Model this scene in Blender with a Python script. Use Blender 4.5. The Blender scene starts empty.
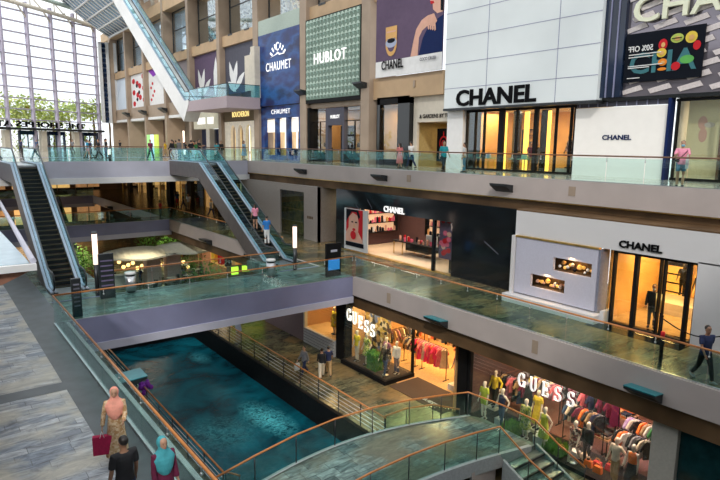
import bpy, bmesh, math, random
from mathutils import Vector, Matrix
random.seed(7)
R_ = math.radians
sc = bpy.context.scene
COL = sc.collection
UP, MID, LOW = 0.0, -5.4, -10.8          # the three floor levels
# ------------------------------------------------------------------ camera
F = 578.0
AX = Vector((.79659604, .08795471, -.59807918)); AY = Vector((-.60438921, .1358178, -.78502688)); AZ = AX.cross(AY)
CAMM = Matrix((AX, AY, AZ))
EYE = Vector((0, 0, 1.4))
cam = bpy.data.cameras.new('camera'); camo = bpy.data.objects.new('camera', cam); COL.objects.link(camo)
cam.lens = F / 720 * 36; cam.sensor_width = 36; cam.clip_end = 600; cam.clip_start = .05
camo.matrix_world = Matrix.Translation(EYE) @ CAMM.to_4x4()
sc.camera = camo
def ray(px, py): return CAMM @ Vector((px - 360, -(py - 240), -F))
def atz(px, py, z):
    d = ray(px, py); t = (z - 1.4) / d.z; return Vector((d.x * t, d.y * t, z))
def atx(px, py, x):
    d = ray(px, py); t = x / d.x; return Vector((x, d.y * t, 1.4 + d.z * t))
def aty(px, py, y):
    d = ray(px, py); t = y / d.y; return Vector((d.x * t, y, 1.4 + d.z * t))
# ------------------------------------------------------------------ materials
def newmat(name):
    m = bpy.data.materials.new(name); m.use_nodes = True
    nt = m.node_tree; b = nt.nodes['Principled BSDF']; return m, nt, b
def P(name, col, rough=.5, metal=0, var=.12, scale=3.0, emit=None, es=0, bump=0, spec=.5, coat=0):
    """plain coloured material with a fine procedural unevenness"""
    m, nt, b = newmat(name)
    c = (*col, 1)
    if var > 0:
        tc = nt.nodes.new('ShaderNodeTexCoord'); n = nt.nodes.new('ShaderNodeTexNoise'); n.inputs['Scale'].default_value = scale; n.inputs['Detail'].default_value = 4
        r = nt.nodes.new('ShaderNodeValToRGB'); r.color_ramp.elements[0].position = .3; r.color_ramp.elements[1].position = .7
        r.color_ramp.elements[0].color = (*[x * (1 - var) for x in col], 1); r.color_ramp.elements[1].color = (*[min(1, x * (1 + var)) for x in col], 1)
        nt.links.new(tc.outputs['Object'], n.inputs['Vector']); nt.links.new(n.outputs['Fac'], r.inputs['Fac']); nt.links.new(r.outputs['Color'], b.inputs['Base Color'])
        if bump:
            bp = nt.nodes.new('ShaderNodeBump'); bp.inputs['Strength'].default_value = bump; bp.inputs['Distance'].default_value = .02
            nt.links.new(n.outputs['Fac'], bp.inputs['Height']); nt.links.new(bp.outputs['Normal'], b.inputs['Normal'])
    else: b.inputs['Base Color'].default_value = c
    b.inputs['Roughness'].default_value = rough; b.inputs['Metallic'].default_value = metal
    b.inputs['Specular IOR Level'].default_value = spec; b.inputs['Coat Weight'].default_value = coat
    if emit: b.inputs['Emission Color'].default_value = (*emit, 1); b.inputs['Emission Strength'].default_value = es
    return m
def glass(name, tint=(.75, .93, .9), refl=.10, rough=.02):
    m, nt, b = newmat(name); nt.nodes.remove(b)
    tr = nt.nodes.new('ShaderNodeBsdfTransparent'); tr.inputs['Color'].default_value = (*tint, 1)
    gl = nt.nodes.new('ShaderNodeBsdfGlossy'); gl.inputs['Roughness'].default_value = rough; gl.inputs['Color'].default_value = (.9, .97, 1, 1)
    fr = nt.nodes.new('ShaderNodeFresnel'); fr.inputs['IOR'].default_value = 1.45
    ad = nt.nodes.new('ShaderNodeMath'); ad.operation = 'ADD'; ad.inputs[1].default_value = refl; ad.use_clamp = True
    mx = nt.nodes.new('ShaderNodeMixShader')
    gm_ = nt.nodes.new('ShaderNodeNewGeometry'); mr = nt.nodes.new('ShaderNodeMapRange'); mr.inputs['To Min'].default_value = 1.45; mr.inputs['To Max'].default_value = 1 / 1.45
    nt.links.new(gm_.outputs['Backfacing'], mr.inputs['Value']); nt.links.new(mr.outputs[0], fr.inputs['IOR'])
    nt.links.new(fr.outputs[0], ad.inputs[0]); nt.links.new(ad.outputs[0], mx.inputs[0])
    nt.links.new(tr.outputs[0], mx.inputs[1]); nt.links.new(gl.outputs[0], mx.inputs[2])
    nt.links.new(mx.outputs[0], nt.nodes['Material Output'].inputs['Surface'])
    return m
def stone(name, c1, c2, mortar, sx, sy, rough=.25, rot=0, veins=.5, c3=None, bsc=.35):
    """stone paving of uneven slabs"""
    m, nt, b = newmat(name); N = nt.nodes.new; Lk = nt.links.new
    tc = N('ShaderNodeTexCoord'); mp = N('ShaderNodeMapping'); mp.inputs['Rotation'].default_value = (0, 0, rot)
    Lk(tc.outputs['Object'], mp.inputs['Vector'])
    br = N('ShaderNodeTexBrick'); br.inputs['Scale'].default_value = 1; br.inputs['Brick Width'].default_value = sx; br.inputs['Row Height'].default_value = sy
    br.inputs['Mortar Size'].default_value = .008; br.inputs['Color1'].default_value = (*c1, 1); br.inputs['Color2'].default_value = (*c2, 1); br.inputs['Mortar'].default_value = (*mortar, 1)
    br.inputs['Bias'].default_value = -.1; br.offset_frequency = 2; br.offset = .37; br.squash = 1.3; br.squash_frequency = 3
    n = N('ShaderNodeTexNoise'); n.inputs['Scale'].default_value = 1.6; n.inputs['Detail'].default_value = 8; n.inputs['Roughness'].default_value = .7; n.inputs['Distortion'].default_value = 1.5
    sm = N('ShaderNodeMapping'); sm.inputs['Scale'].default_value = (.8, 2.2, 1); sm.inputs['Rotation'].default_value = (0, 0, rot)
    Lk(tc.outputs['Object'], sm.inputs['Vector']); Lk(sm.outputs[0], n.inputs['Vector'])
    Lk(mp.outputs[0], br.inputs['Vector'])
    r = N('ShaderNodeValToRGB'); e = r.color_ramp.elements; e[0].position = .32; e[0].color = (.35, .35, .37, 1); e[1].position = .68; e[1].color = (1.5, 1.5, 1.45, 1)
    Lk(n.outputs['Fac'], r.inputs['Fac'])
    mx = N('ShaderNodeMix'); mx.data_type = 'RGBA'; mx.blend_type = 'MULTIPLY'; mx.inputs['Factor'].default_value = veins
    Lk(br.outputs['Color'], mx.inputs[6]); Lk(r.outputs['Color'], mx.inputs[7])
    out = mx.outputs[2]
    if c3:
        n2 = N('ShaderNodeTexNoise'); n2.inputs['Scale'].default_value = bsc; n2.inputs['Detail'].default_value = 5; Lk(tc.outputs['Object'], n2.inputs['Vector'])
        r2 = N('ShaderNodeValToRGB'); r2.color_ramp.elements[0].position = .45; r2.color_ramp.elements[1].position = .62; Lk(n2.outputs['Fac'], r2.inputs['Fac'])
        m2 = N('ShaderNodeMix'); m2.data_type = 'RGBA'; Lk(r2.outputs['Color'], m2.inputs[0]); Lk(out, m2.inputs[6]); m2.inputs[7].default_value = (*c3, 1)
        m3 = N('ShaderNodeMix'); m3.data_type = 'RGBA'; m3.blend_type = 'MULTIPLY'; m3.inputs[0].default_value = .5; Lk(m2.outputs[2], m3.inputs[6]); Lk(r.outputs['Color'], m3.inputs[7]); out = m3.outputs[2]
    Lk(out, b.inputs['Base Color']); b.inputs['Roughness'].default_value = rough
    return m
def pattern(name, cols, scale=20, kind='VORONOI', rough=.8, stretch=(1, 1, 1)):
    """printed cloth or foliage of several colours"""
    m, nt, b = newmat(name); N = nt.nodes.new; Lk = nt.links.new
    tc = N('ShaderNodeTexCoord'); mp = N('ShaderNodeMapping'); mp.inputs['Scale'].default_value = stretch; Lk(tc.outputs['Object'], mp.inputs['Vector'])
    if kind == 'VORONOI':
        v = N('ShaderNodeTexVoronoi'); v.inputs['Scale'].default_value = scale; Lk(mp.outputs[0], v.inputs['Vector'])
        s = N('ShaderNodeSeparateColor'); Lk(v.outputs['Color'], s.inputs[0]); f = s.outputs[0]
    else:
        v = N('ShaderNodeTexNoise'); v.inputs['Scale'].default_value = scale; v.inputs['Detail'].default_value = 6; Lk(mp.outputs[0], v.inputs['Vector']); f = v.outputs['Fac']
    r = N('ShaderNodeValToRGB'); r.color_ramp.interpolation = 'CONSTANT' if kind == 'VORONOI' else 'LINEAR'
    el = r.color_ramp.elements
    while len(el) < len(cols): el.new(.5)
    lo, hi = (0, 1) if kind == 'VORONOI' else (.3, .75)
    for i, c in enumerate(cols): el[i].position = lo + (hi - lo) * i / len(cols); el[i].color = (*c, 1)
    Lk(f, r.inputs['Fac']); Lk(r.outputs['Color'], b.inputs['Base Color']); b.inputs['Roughness'].default_value = rough
    return m
M = {}
M['tile'] = stone('grey_stone_paving', (.44, .46, .50), (.13, .17, .24), (.10, .11, .13), .85, .30, .35, rot=0, veins=.85, c3=(.50, .47, .40), bsc=.9)
M['slate'] = stone('green_slate_paving', (.15, .145, .09), (.035, .045, .032), (.015, .018, .012), .8, .45, .25, rot=0, veins=.95, c3=(.23, .16, .075), bsc=.6)
M['slate_teal'] = stone('blue_slate_paving', (.20, .30, .29), (.06, .11, .115), (.03, .04, .04), .75, .42, .25, veins=.7, c3=(.16, .17, .13), bsc=.5)
M['marble'] = stone('polished_upper_floor', (.62, .58, .50), (.55, .50, .42), (.3, .28, .25), 1.2, 1.2, .12, veins=.2)
M['border'] = P('dark_slate_border', (.075, .09, .10), .4, var=.25, scale=2)
M['fascia'] = P('warm_grey_fascia', (.47, .405, .38), .5, var=.06, scale=.8)
M['truss'] = P('dark_taupe_truss', (.13, .11, .105), .4, metal=.3, var=.15)
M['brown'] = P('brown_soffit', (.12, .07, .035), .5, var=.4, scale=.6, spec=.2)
M['lilac'] = P('lilac_metal_fascia', (.26, .27, .42), .4, metal=.1, var=.15, scale=.5)
M['lilac_pale'] = P('pale_lilac_fascia', (.52, .52, .62), .45, var=.08, scale=.6)
M['white'] = P('white_paint', (.80, .80, .80), .5, var=.03)
M['offwhite'] = P('off_white_panel', (.62, .63, .64), .35, var=.04)
M['cream'] = P('cream_wall', (.66, .60, .50), .6, var=.06)
M['column'] = P('taupe_column', (.36, .275, .205), .6, var=.08, scale=1)
M['beam'] = P('sand_beam', (.50, .345, .205), .6, var=.08, scale=1)
M['black'] = P('black_gloss', (.008, .010, .012), .12, var=.2, scale=.7)
M['matblack'] = P('matt_black', (.008, .008, .009), .6, var=.2, spec=.15)
M['darkgreen'] = P('dark_green_glass_wall', (.01, .035, .035), .08, var=.3)
M['steel'] = P('brushed_steel', (.55, .56, .58), .3, metal=.9, var=.1, scale=6)
M['silver'] = P('silver_deck', (.50, .55, .66), .28, metal=.55, var=.1, scale=1)
M['darkmetal'] = P('dark_metal', (.045, .05, .055), .35, metal=.6, var=.2)
M['gold'] = P('gold_metal', (.75, .5, .15), .3, metal=.8, var=.2)
M['rail'] = P('varnished_orange_handrail', (.52, .20, .055), .3, var=.15, scale=4)
M['glass'] = glass('teal_railing_glass', (.84, .955, .93), .02)
M['glass_dark'] = glass('green_railing_glass', (.80, .93, .90), .012)
M['glass_cyan'] = glass('cyan_glass', (.66, .90, .93), .09)
M['clear'] = glass('shop_window_glass', (.93, .95, .94), .03)
M['wglass'] = glass('daylight_window_glass', (.9, .94, .97), .08)
M['navy'] = P('navy_glass_wall', (.006, .018, .05), .08, var=.4, scale=.5)
M['rubber'] = P('black_rubber_handrail', (.01, .018, .022), .35, var=.1)
M['tread'] = P('ribbed_escalator_step', (.012, .018, .022), .35, metal=.4, var=.2, scale=8)
M['yellowline'] = P('yellow_step_line', (.10, .085, .03), .6)
M['tealtop'] = P('teal_lamp_top', (.02, .20, .235), .35, var=.15, scale=4)
M['foliage'] = pattern('green_foliage', [(.015, .06, .01), (.04, .16, .02), (.10, .30, .03), (.03, .12, .02)], 9, 'NOISE')
M['palm'] = pattern('sunlit_foliage', [(.16, .30, .04), (.48, .62, .10), (.72, .75, .22), (.26, .44, .08)], 3, 'NOISE')
M['trunk'] = P('tree_bark', (.22, .13, .07), .8, var=.3, scale=8)
M['wood'] = P('brown_wood', (.16, .075, .035), .4, var=.3, scale=3)
M['lampwarm'] = P('warm_lamp_tube', (1, .85, .75), .5, var=0, emit=(1, .72, .58), es=1.3)
M['down'] = P('warm_downlight', (1, .9, .7), .5, var=0, emit=(1, .75, .42), es=9)
M['letters_w'] = P('white_lit_letters', (1, 1, 1), .4, var=0, emit=(1, .98, .95), es=.55)
M['letters_k'] = P('black_letters', (.004, .004, .005), .7, var=.05, spec=.1)
M['letters_c'] = P('cream_letters', (.78, .80, .62), .4, var=.03)
M['letters_reflected'] = P('teal_reflected_letters', (.03, .16, .19), .5, var=.1)
M['skin'] = P('skin', (.50, .28, .18), .55, var=.06)
M['skin_tan'] = P('tan_skin', (.33, .17, .10), .55, var=.06)
M['dummy_w'] = P('pale_mannequin', (.72, .66, .56), .35, var=.03)
M['dummy_k'] = P('black_mannequin', (.02, .02, .02), .3, var=.05)
M['hair'] = P('dark_hair', (.012, .009, .008), .45, var=.3, scale=30)
M['haircap'] = M['hair']
def cloth(name, c, var=.12): 
    if name not in M: M[name] = P(name, c, .85, var=var, scale=12, bump=.15)
    return M[name]
# ------------------------------------------------------------------ mesh builder
class MB:
    def __init__(s): s.v = []; s.f = []; s.mi = []; s.cur = 0; s.smooth = []
        
    def quad(s, *p): 
        i = len(s.v); s.v += [tuple(x) for x in p]; s.f.append(tuple(range(i, i + len(p)))); s.mi.append(s.cur); s.smooth.append(False); return s
    def box(s, a, b):
        x0, y0, z0 = [min(a[k], b[k]) for k in range(3)]; x1, y1, z1 = [max(a[k], b[k]) for k in range(3)]
        i = len(s.v); s.v += [(x0, y0, z0), (x1, y0, z0), (x1, y1, z0), (x0, y1, z0), (x0, y0, z1), (x1, y0, z1), (x1, y1, z1), (x0, y1, z1)]
        for q in ((0, 3, 2, 1), (4, 5, 6, 7), (0, 1, 5, 4), (1, 2, 6, 5), (2, 3, 7, 6), (3, 0, 4, 7)): s.f.append(tuple(i + k for k in q)); s.mi.append(s.cur); s.smooth.append(False)
        return s
    def prism(s, pts, vec):
        """closed polygon swept along vec"""
        n = len(pts); i = len(s.v); vec = Vector(vec)
        s.v += [tuple(Vector(p)) for p in pts] + [tuple(Vector(p) + vec) for p in pts]
        s.f.append(tuple(i + k for k in range(n))[::-1]); s.f.append(tuple(i + n + k for k in range(n))); s.mi += [s.cur] * 2; s.smooth += [False] * 2
        for k in range(n): s.f.append((i + k, i + (k + 1) % n, i + n + (k + 1) % n, i + n + k)); s.mi.append(s.cur); s.smooth.append(False)
        return s
    def tube(s, pts, r, n=8, caps=True, up=(0, 0, 1), ry=None):
        """sweep a circle or ellipse along points; r, ry may be lists"""
        pts = [Vector(p) for p in pts]; m = len(pts); i0 = len(s.v)
        rr = r if isinstance(r, (list, tuple)) else [r] * m
        r2 = ry if isinstance(ry, (list, tuple)) else ([ry] * m if ry else rr)
        upv = Vector(up)
        for k, p in enumerate(pts):
            t = (pts[min(k + 1, m - 1)] - pts[max(k - 1, 0)]).normalized()
            a = t.cross(upv)
            if a.length < 1e-3: a = t.cross(Vector((1, 0, 0)))
            if a.length < 1e-3: a = t.cross(Vector((0, 1, 0)))
            a.normalize(); b = a.cross(t).normalized()
            for j in range(n):
                q = 2 * math.pi * j / n; s.v.append(tuple(p + a * math.cos(q) * rr[k] + b * math.sin(q) * r2[k]))
        for k in range(m - 1):
            for j in range(n):
                s.f.append((i0 + k * n + j, i0 + k * n + (j + 1) % n, i0 + (k + 1) * n + (j + 1) % n, i0 + (k + 1) * n + j)); s.mi.append(s.cur); s.smooth.append(True)
        if caps:
            s.f.append(tuple(i0 + j for j in range(n))[::-1]); s.f.append(tuple(i0 + (m - 1) * n + j for j in range(n))); s.mi += [s.cur] * 2; s.smooth += [False] * 2
        return s
    def rings(s, rings, n=14, caps=True):
        """stack of ellipses: (cx,cy,cz,rx,ry[,tilt])"""
        i0 = len(s.v); m = len(rings)
        for g in rings:
            cx, cy, cz, rx, ry = g[:5]; tl = g[5] if len(g) > 5 else 0
            for j in range(n):
                q = 2 * math.pi * j / n; s.v.append((cx + rx * math.cos(q), cy + ry * math.sin(q), cz + tl * math.sin(q)))
        for k in range(m - 1):
            for j in range(n):
                s.f.append((i0 + k * n + j, i0 + k * n + (j + 1) % n, i0 + (k + 1) * n + (j + 1) % n, i0 + (k + 1) * n + j)); s.mi.append(s.cur); s.smooth.append(True)
        if caps:
            s.f.append(tuple(i0 + j for j in range(n))[::-1]); s.f.append(tuple(i0 + (m - 1) * n + j for j in range(n))); s.mi += [s.cur] * 2; s.smooth += [True] * 2
        return s
    def ball(s, c, r, n=12, m=8):
        rx, ry, rz = r if isinstance(r, (tuple, list)) else (r, r, r)
        return s.rings([(c[0], c[1], c[2] - rz * math.cos(math.pi * k / m), max(.001, rx * math.sin(math.pi * k / m)), max(.001, ry * math.sin(math.pi * k / m))) for k in range(m + 1)], n)
    def xf(s, mat, start=0):
        for i in range(start, len(s.v)): s.v[i] = tuple(mat @ Vector(s.v[i]))
        return s
    def build(s, name, mats, parent=None, loc=None, bevel=0, matrix=None):
        me = bpy.data.meshes.new(name)
        org = Vector(loc) if loc is not None else Vector((0, 0, 0))
        me.from_pydata([tuple(Vector(v) - org) for v in s.v] if loc is not None else s.v, [], s.f)
        ms = mats if isinstance(mats, (list, tuple)) else [mats]
        for m in ms: me.materials.append(M[m] if isinstance(m, str) else m)
        me.polygons.foreach_set('material_index', s.mi); me.polygons.foreach_set('use_smooth', s.smooth)
        bm = bmesh.new(); bm.from_mesh(me); bmesh.ops.recalc_face_normals(bm, faces=bm.faces); bm.to_mesh(me); bm.free()
        me.update()
        o = bpy.data.objects.new(name, me); COL.objects.link(o)
        if loc is not None: o.location = org
        if parent is not None: o.parent = parent
        if bevel:
            b = o.modifiers.new('b', 'BEVEL'); b.width = bevel; b.segments = 2; b.limit_method = 'ANGLE'
        return o
def empty(name, loc=(0, 0, 0), rz=0, label=None, cat=None, group=None):
    o = bpy.data.objects.new(name, None); COL.objects.link(o); o.location = loc; o.rotation_euler = (0, 0, rz); o.empty_display_size = .2
    return tag(o, label, cat, group)
def tag(o, label=None, cat=None, group=None, kind=None):
    if label: o['label'] = label
    if cat: o['category'] = cat
    if group: o['group'] = group
    if kind: o['kind'] = kind
    return o
def struct(name, mb, mat, parent=None, label=None, **k):
    o = mb.build(name, mat, parent, **k)
    if parent is None: o['kind'] = 'structure'
    if label: o['label'] = label
    return o
def sbox(name, a, b, mat, label=None, **k): return struct(name, MB().box(a, b), mat, None, label, **k)
def copy_tree(o, parent=None):
    c = o.copy(); COL.objects.link(c)
    if parent is not None: c.parent = parent
    for ch in o.children: copy_tree(ch, c)
    return c
def part(name, mb, mat, parent, **k):
    """a part whose coordinates are in the world: re-expressed under its parent"""
    o = mb.build(name, mat, None, **k); o.parent = parent
    p = parent; off = Matrix.Identity(4)
    while p is not None: off = p.matrix_basis @ off; p = p.parent
    o.matrix_basis = off.inverted() @ o.matrix_basis
    return o
def world_thing(name, at, label, cat, group=None): return empty(name, at, 0, label, cat, group)
# ------------------------------------------------------------------ lettering
MX = Matrix(((0, 0, -1), (-1, 0, 0), (0, 1, 0)))        # text that faces -X (the atrium)
def lettering(txt, p, height, mat, parent=None, width=None, depth=.04, bold=.012, facing=MX, name='lettering', spacing=1.0, mirror=False, align='LEFT'):
    cu = bpy.data.curves.new('t', 'FONT'); cu.body = txt; cu.size = 1; cu.extrude = .5; cu.offset = bold; cu.space_character = spacing; cu.resolution_u = 3
    t = bpy.data.objects.new('t', cu); COL.objects.link(t)
    me = bpy.data.meshes.new_from_object(t.evaluated_get(bpy.context.evaluated_depsgraph_get()))
    bpy.data.objects.remove(t); bpy.data.curves.remove(cu)
    xs = [v.co.x for v in me.vertices]; ys = [v.co.y for v in me.vertices]
    x0, x1, y0, y1 = min(xs), max(xs), min(ys), max(ys)
    sy = height / (y1 - y0); sx = (width / (x1 - x0)) if width else sy
    for v in me.vertices:
        x = (v.co.x - x0) * sx; 
        if align == 'CENTER': x -= (x1 - x0) * sx / 2
        if mirror: x = ((x1 - x0) * sx if align == 'LEFT' else 0) - x
        v.co = Vector((x, (v.co.y - y0) * sy, v.co.z * depth))
    me.materials.clear(); me.materials.append(M[mat] if isinstance(mat, str) else mat)
    me.transform(facing.to_4x4())
    if mirror: me.flip_normals()
    me.name = name
    o = bpy.data.objects.new(name, me); COL.objects.link(o); o.location = p
    if parent is not None:
        o.parent = parent; pp = parent; off = Matrix.Identity(4)
        while pp is not None: off = pp.matrix_basis @ off; pp = pp.parent
        o.matrix_basis = off.inverted() @ Matrix.Translation(Vector(p))
    return o
def pen(mb, pts, X, Y0, Z0, thick, thin, d=.05):
    """broad-nib stroke on a wall that faces -X; u runs to the right (-Y)"""
    n = len(pts); L = []; Rr = []
    for k, (u, v) in enumerate(pts):
        a = pts[max(0, k - 1)]; b = pts[min(n - 1, k + 1)]; tx, tv = b[0] - a[0], b[1] - a[1]; l = math.hypot(tx, tv) or 1; tx /= l; tv /= l
        w = (thin + (thick - thin) * abs(tv) ** 1.5) / 2
        L.append((u - tv * w, v + tx * w)); Rr.append((u + tv * w, v - tx * w))
    for k in range(n - 1):
        q = [L[k], L[k + 1], Rr[k + 1], Rr[k]]
        mb.prism([(X, Y0 - a, Z0 + b) for a, b in q], (-d, 0, 0))
def arc(cx, cy, rx, ry, a0, a1, n=12): return [(cx + rx * math.cos(R_(a0 + (a1 - a0) * k / n)), cy + ry * math.sin(R_(a0 + (a1 - a0) * k / n))) for k in range(n + 1)]
def guess_sign(X, Y0, Y1, z, h, parent, slope=0):
    """five serif capitals, white and lit"""
    mb = MB(); W = .72; adv = (abs(Y0 - Y1) / h - W) / 4
    gl = [
        [arc(.38, .5, .34, .48, 50, 345), [(.70, .02), (.70, .40)], [(.52, .42), (.86, .42)], [(.62, .95), (.62, .68)]],
        [[(.14, .98), (.14, .35)] + arc(.38, .32, .24, .30, 180, 360) + [(.62, .98)], [(.02, .98), (.28, .98)], [(.5, .98), (.74, .98)]],
        [[(.18, 0), (.18, 1)], [(.04, .98), (.66, .98), (.66, .78)], [(.18, .5), (.5, .5)], [(.5, .62), (.5, .38)], [(.04, .02), (.68, .02), (.68, .24)]],
        [arc(.36, .73, .25, .24, 40, 270) + arc(.36, .26, .27, .24, 90, -140)[1:], [(.58, .98), (.58, .74)], [(.10, .28), (.10, .02)]],
    ]
    gl.append(gl[3])
    for i, g in enumerate(gl):
        for st in g: pen(mb, [((a * .74 + i * adv) * h, b * h) for a, b in st], X, Y0, z + slope * i, .13 * h, .05 * h)
    return part('lettering', mb, 'letters_w', parent)
# ------------------------------------------------------------------ figures
CACHE = {}
def solid_mesh(key, mb, voxel, dec=.4):
    if key in CACHE: return CACHE[key]
    me = bpy.data.meshes.new('t'); me.from_pydata(mb.v, [], mb.f)
    bm = bmesh.new(); bm.from_mesh(me); bmesh.ops.recalc_face_normals(bm, faces=bm.faces); bm.to_mesh(me); bm.free()
    o = bpy.data.objects.new('t', me); COL.objects.link(o)
    r = o.modifiers.new('r', 'REMESH'); r.mode = 'VOXEL'; r.voxel_size = voxel
    s = o.modifiers.new('s', 'SMOOTH'); s.factor = .5; s.iterations = 2
    d = o.modifiers.new('d', 'DECIMATE'); d.ratio = dec
    out = bpy.data.meshes.new_from_object(o.evaluated_get(bpy.context.evaluated_depsgraph_get()))
    bpy.data.objects.remove(o); bpy.data.meshes.remove(me)
    out.materials.clear(); out.materials.append(None); out.polygons.foreach_set('use_smooth', [True] * len(out.polygons))
    CACHE[key] = out; return out
def inst(name, mesh, mat, parent):
    o = bpy.data.objects.new(name, mesh); COL.objects.link(o); o.parent = parent
    if not mesh.materials: mesh.materials.append(None)
    o.material_slots[0].link = 'OBJECT'; o.material_slots[0].material = M[mat] if isinstance(mat, str) else mat
    return o
def joints(legL=(0, 0), legR=(0, 0), armL=(5, 8, 12), armR=(5, 8, 12), female=False, sit=False, spread=.02):
    """joint positions of a 1.70 m figure facing +Y"""
    J = {}; hz = .90
    for s, (sw, kn), n in ((-1, legL, 'L'), (1, legR, 'R')):
        a = R_(sw); h = Vector((s * .085, 0, hz)); k = h + Vector((s * spread, math.sin(a), -math.cos(a))) * .42
        b = R_(sw - kn); q = k + Vector((0, math.sin(b), -math.cos(b))) * .41
        f = b if not sit else 0; f *= .6
        t = q + Vector((s * .02, math.cos(f) * .16, math.sin(f) * .16 - .035)); he = q + Vector((0, -.045, -.03))
        J['hip' + n], J['kn' + n], J['an' + n], J['to' + n], J['he' + n] = h, k, q, t, he
    sh = .165 if female else .185
    for s, (sw, ab, el), n in ((-1, armL, 'L'), (1, armR, 'R')):
        a, b = R_(sw), R_(ab); u = Vector((s * math.sin(b), math.sin(a) * math.cos(b), -math.cos(a) * math.cos(b)))
        p = Vector((s * sh, 0, 1.385)); e = p + u * .285
        a2 = R_(sw + el); inn = -.35 * math.sin(R_(max(0, el - 30))); v = Vector((s * math.sin(b) * .5 + s * inn, math.sin(a2), -math.cos(a2))).normalized()
        J['sh' + n], J['el' + n], J['wr' + n], J['fd' + n] = p, e, e + v * .25, v
    J['drop'] = min(J['anL'].z, J['anR'].z) - .075
    return J
def body_mb(J, female):
    mb = MB(); w = .93 if female else 1.0
    mb.rings([(0, 0, .80, .12 * w, .09), (0, -.01, .87, .165, .115), (0, 0, .95, .155 * w, .105), (0, .005, 1.06, .128 * w, .088), (0, .01, 1.2, .15 * w, .105), (0, .005, 1.31, .168 * w, .108), (0, -.005, 1.385, .165 * w, .08), (0, -.01, 1.425, .085, .062), (0, -.005, 1.455, .056, .056), (0, .008, 1.52, .054, .056)], 18)
    mb.rings([(0, .035, 1.475, .018, .02), (0, .03, 1.495, .042, .05), (0, .022, 1.53, .060, .074), (0, .014, 1.58, .072, .088), (0, .008, 1.63, .077, .096), (0, .0, 1.67, .073, .093), (0, -.004, 1.705, .052, .068), (0, -.004, 1.722, .02, .028)], 18)
    mb.tube([(0, .098, 1.61), (0, .118, 1.575), (0, .10, 1.565)], [.008, .014, .01], 6)
    for s in (-1, 1): mb.ball((s * .078, -.002, 1.59), (.010, .018, .03), 8, 6)
    mb.tube([(-.02, .096, 1.537), (.02, .096, 1.537)], .009, 6)
    for n, s in (('L', -1), ('R', 1)):
        mb.tube([J['hip' + n] + Vector((0, 0, .02)), J['hip' + n].lerp(J['kn' + n], .4), J['kn' + n], J['kn' + n].lerp(J['an' + n], .35), J['an' + n]], [.088, .078, .056, .058, .037], 12)
        mb.tube([J['he' + n], J['an' + n].lerp(J['to' + n], .4) + Vector((0, 0, -.02)), J['to' + n]], [.034, .040, .026], 8)
        sh = J['sh' + n]; mb.tube([Vector((s * .10, 0, 1.37)), sh, sh.lerp(J['el' + n], .35), J['el' + n], J['el' + n].lerp(J['wr' + n], .3), J['wr' + n]], [.06, .054, .048, .038, .038, .026], 10)
        w_, d = J['wr' + n], J['fd' + n]; side = Vector((0, 1, 0)) if abs(d.y) < .7 else Vector((0, 0, 1)); a = (side - d * side.dot(d)).normalized(); c = d.cross(a)
        mb.tube([w_, w_ + d * .045, w_ + d * .09], [.026, .038, .036], 8, up=tuple(c), ry=[.018, .018, .015])
        for k, ln in enumerate((.066, .078, .072, .055)):
            b0 = w_ + d * .075 + a * (.030 - .020 * k); cur = -c * s
            mb.tube([b0, b0 + d * ln * .5 + cur * .006, b0 + d * ln + cur * .024], [.0095, .009, .0075], 6)
        b0 = w_ + d * .025 + a * .03; mb.tube([b0, b0 + d * .03 + a * .026, b0 + d * .062 + a * .034], [.013, .011, .009], 6)
    return mb
def top_mb(J, female, sleeve, hem=.84, loose=.014):
    mb = MB(); w = .93 if female else 1.0; e = loose
    mb.rings([(0, 0, hem, .165 + e, .118 + e), (0, 0, .95, .158 * w + e, .11 + e), (0, .005, 1.06, .14 * w + e, .098 + e), (0, .01, 1.2, .152 * w + e, .11 + e), (0, .005, 1.31, .168 * w + e, .11 + e), (0, -.005, 1.39, .16 * w + e, .085 + e), (0, -.008, 1.43, .085, .07)], 20)
    for n, s in (('L', -1), ('R', 1)):
        sh, el, wr = J['sh' + n], J['el' + n], J['wr' + n]
        if sleeve == 'none': continue
        if sleeve == 'short': mb.tube([Vector((s * .09, 0, 1.375)), sh, sh.lerp(el, .35), sh.lerp(el, .75)], [.072, .071, .067, .063], 12)
        else: mb.tube([Vector((s * .10, 0, 1.37)), sh, sh.lerp(el, .5), el, wr.lerp(el, .08)], [.078, .074, .064, .054, .047], 12)
    return mb
def pants_mb(J, cut=1.0, wide=1.0):
    mb = MB(); mb.rings([(0, 0, .78, .13, .10), (0, -.01, .87, .175, .125), (0, 0, .97, .158, .112), (0, .0, 1.01, .15, .106)], 18)
    for n in 'LR':
        h, k, a = J['hip' + n], J['kn' + n], J['an' + n]
        if cut >= 1: pts = [h, h.lerp(k, .4), k, k.lerp(a, .4), k.lerp(a, .96)]; rr = [.098, .088, .068 * wide, .064 * wide, .055 * wide]
        else: pts = [h, h.lerp(k, .5), h.lerp(k, cut)]; rr = [.1, .092, .08]
        mb.tube(pts, rr, 12)
    return mb
def skirt_mb(J, z0, hem, flare):
    mb = MB(); n = 6; fy = (J['knL'].y + J['knR'].y) / 2
    R = []
    for i in range(n + 1):
        t = i / n; z = z0 + (hem - z0) * t; r = .15 + (flare - .15) * min(1, t * 1.1 if t > .3 else t * 1.5)
        R.append((0, fy * t, z, r, r * .82))
    mb.rings(R, 22); return mb
def shoes_mb(J):
    mb = MB()
    for n in 'LR':
        he, to, an = J['he' + n], J['to' + n], J['an' + n]
        mb.tube([he + Vector((0, -.02, -.012)), he.lerp(to, .5) + Vector((0, 0, -.004)), to + Vector((0, .025, -.004))], [.042, .047, .032], 10)
    return mb
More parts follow.
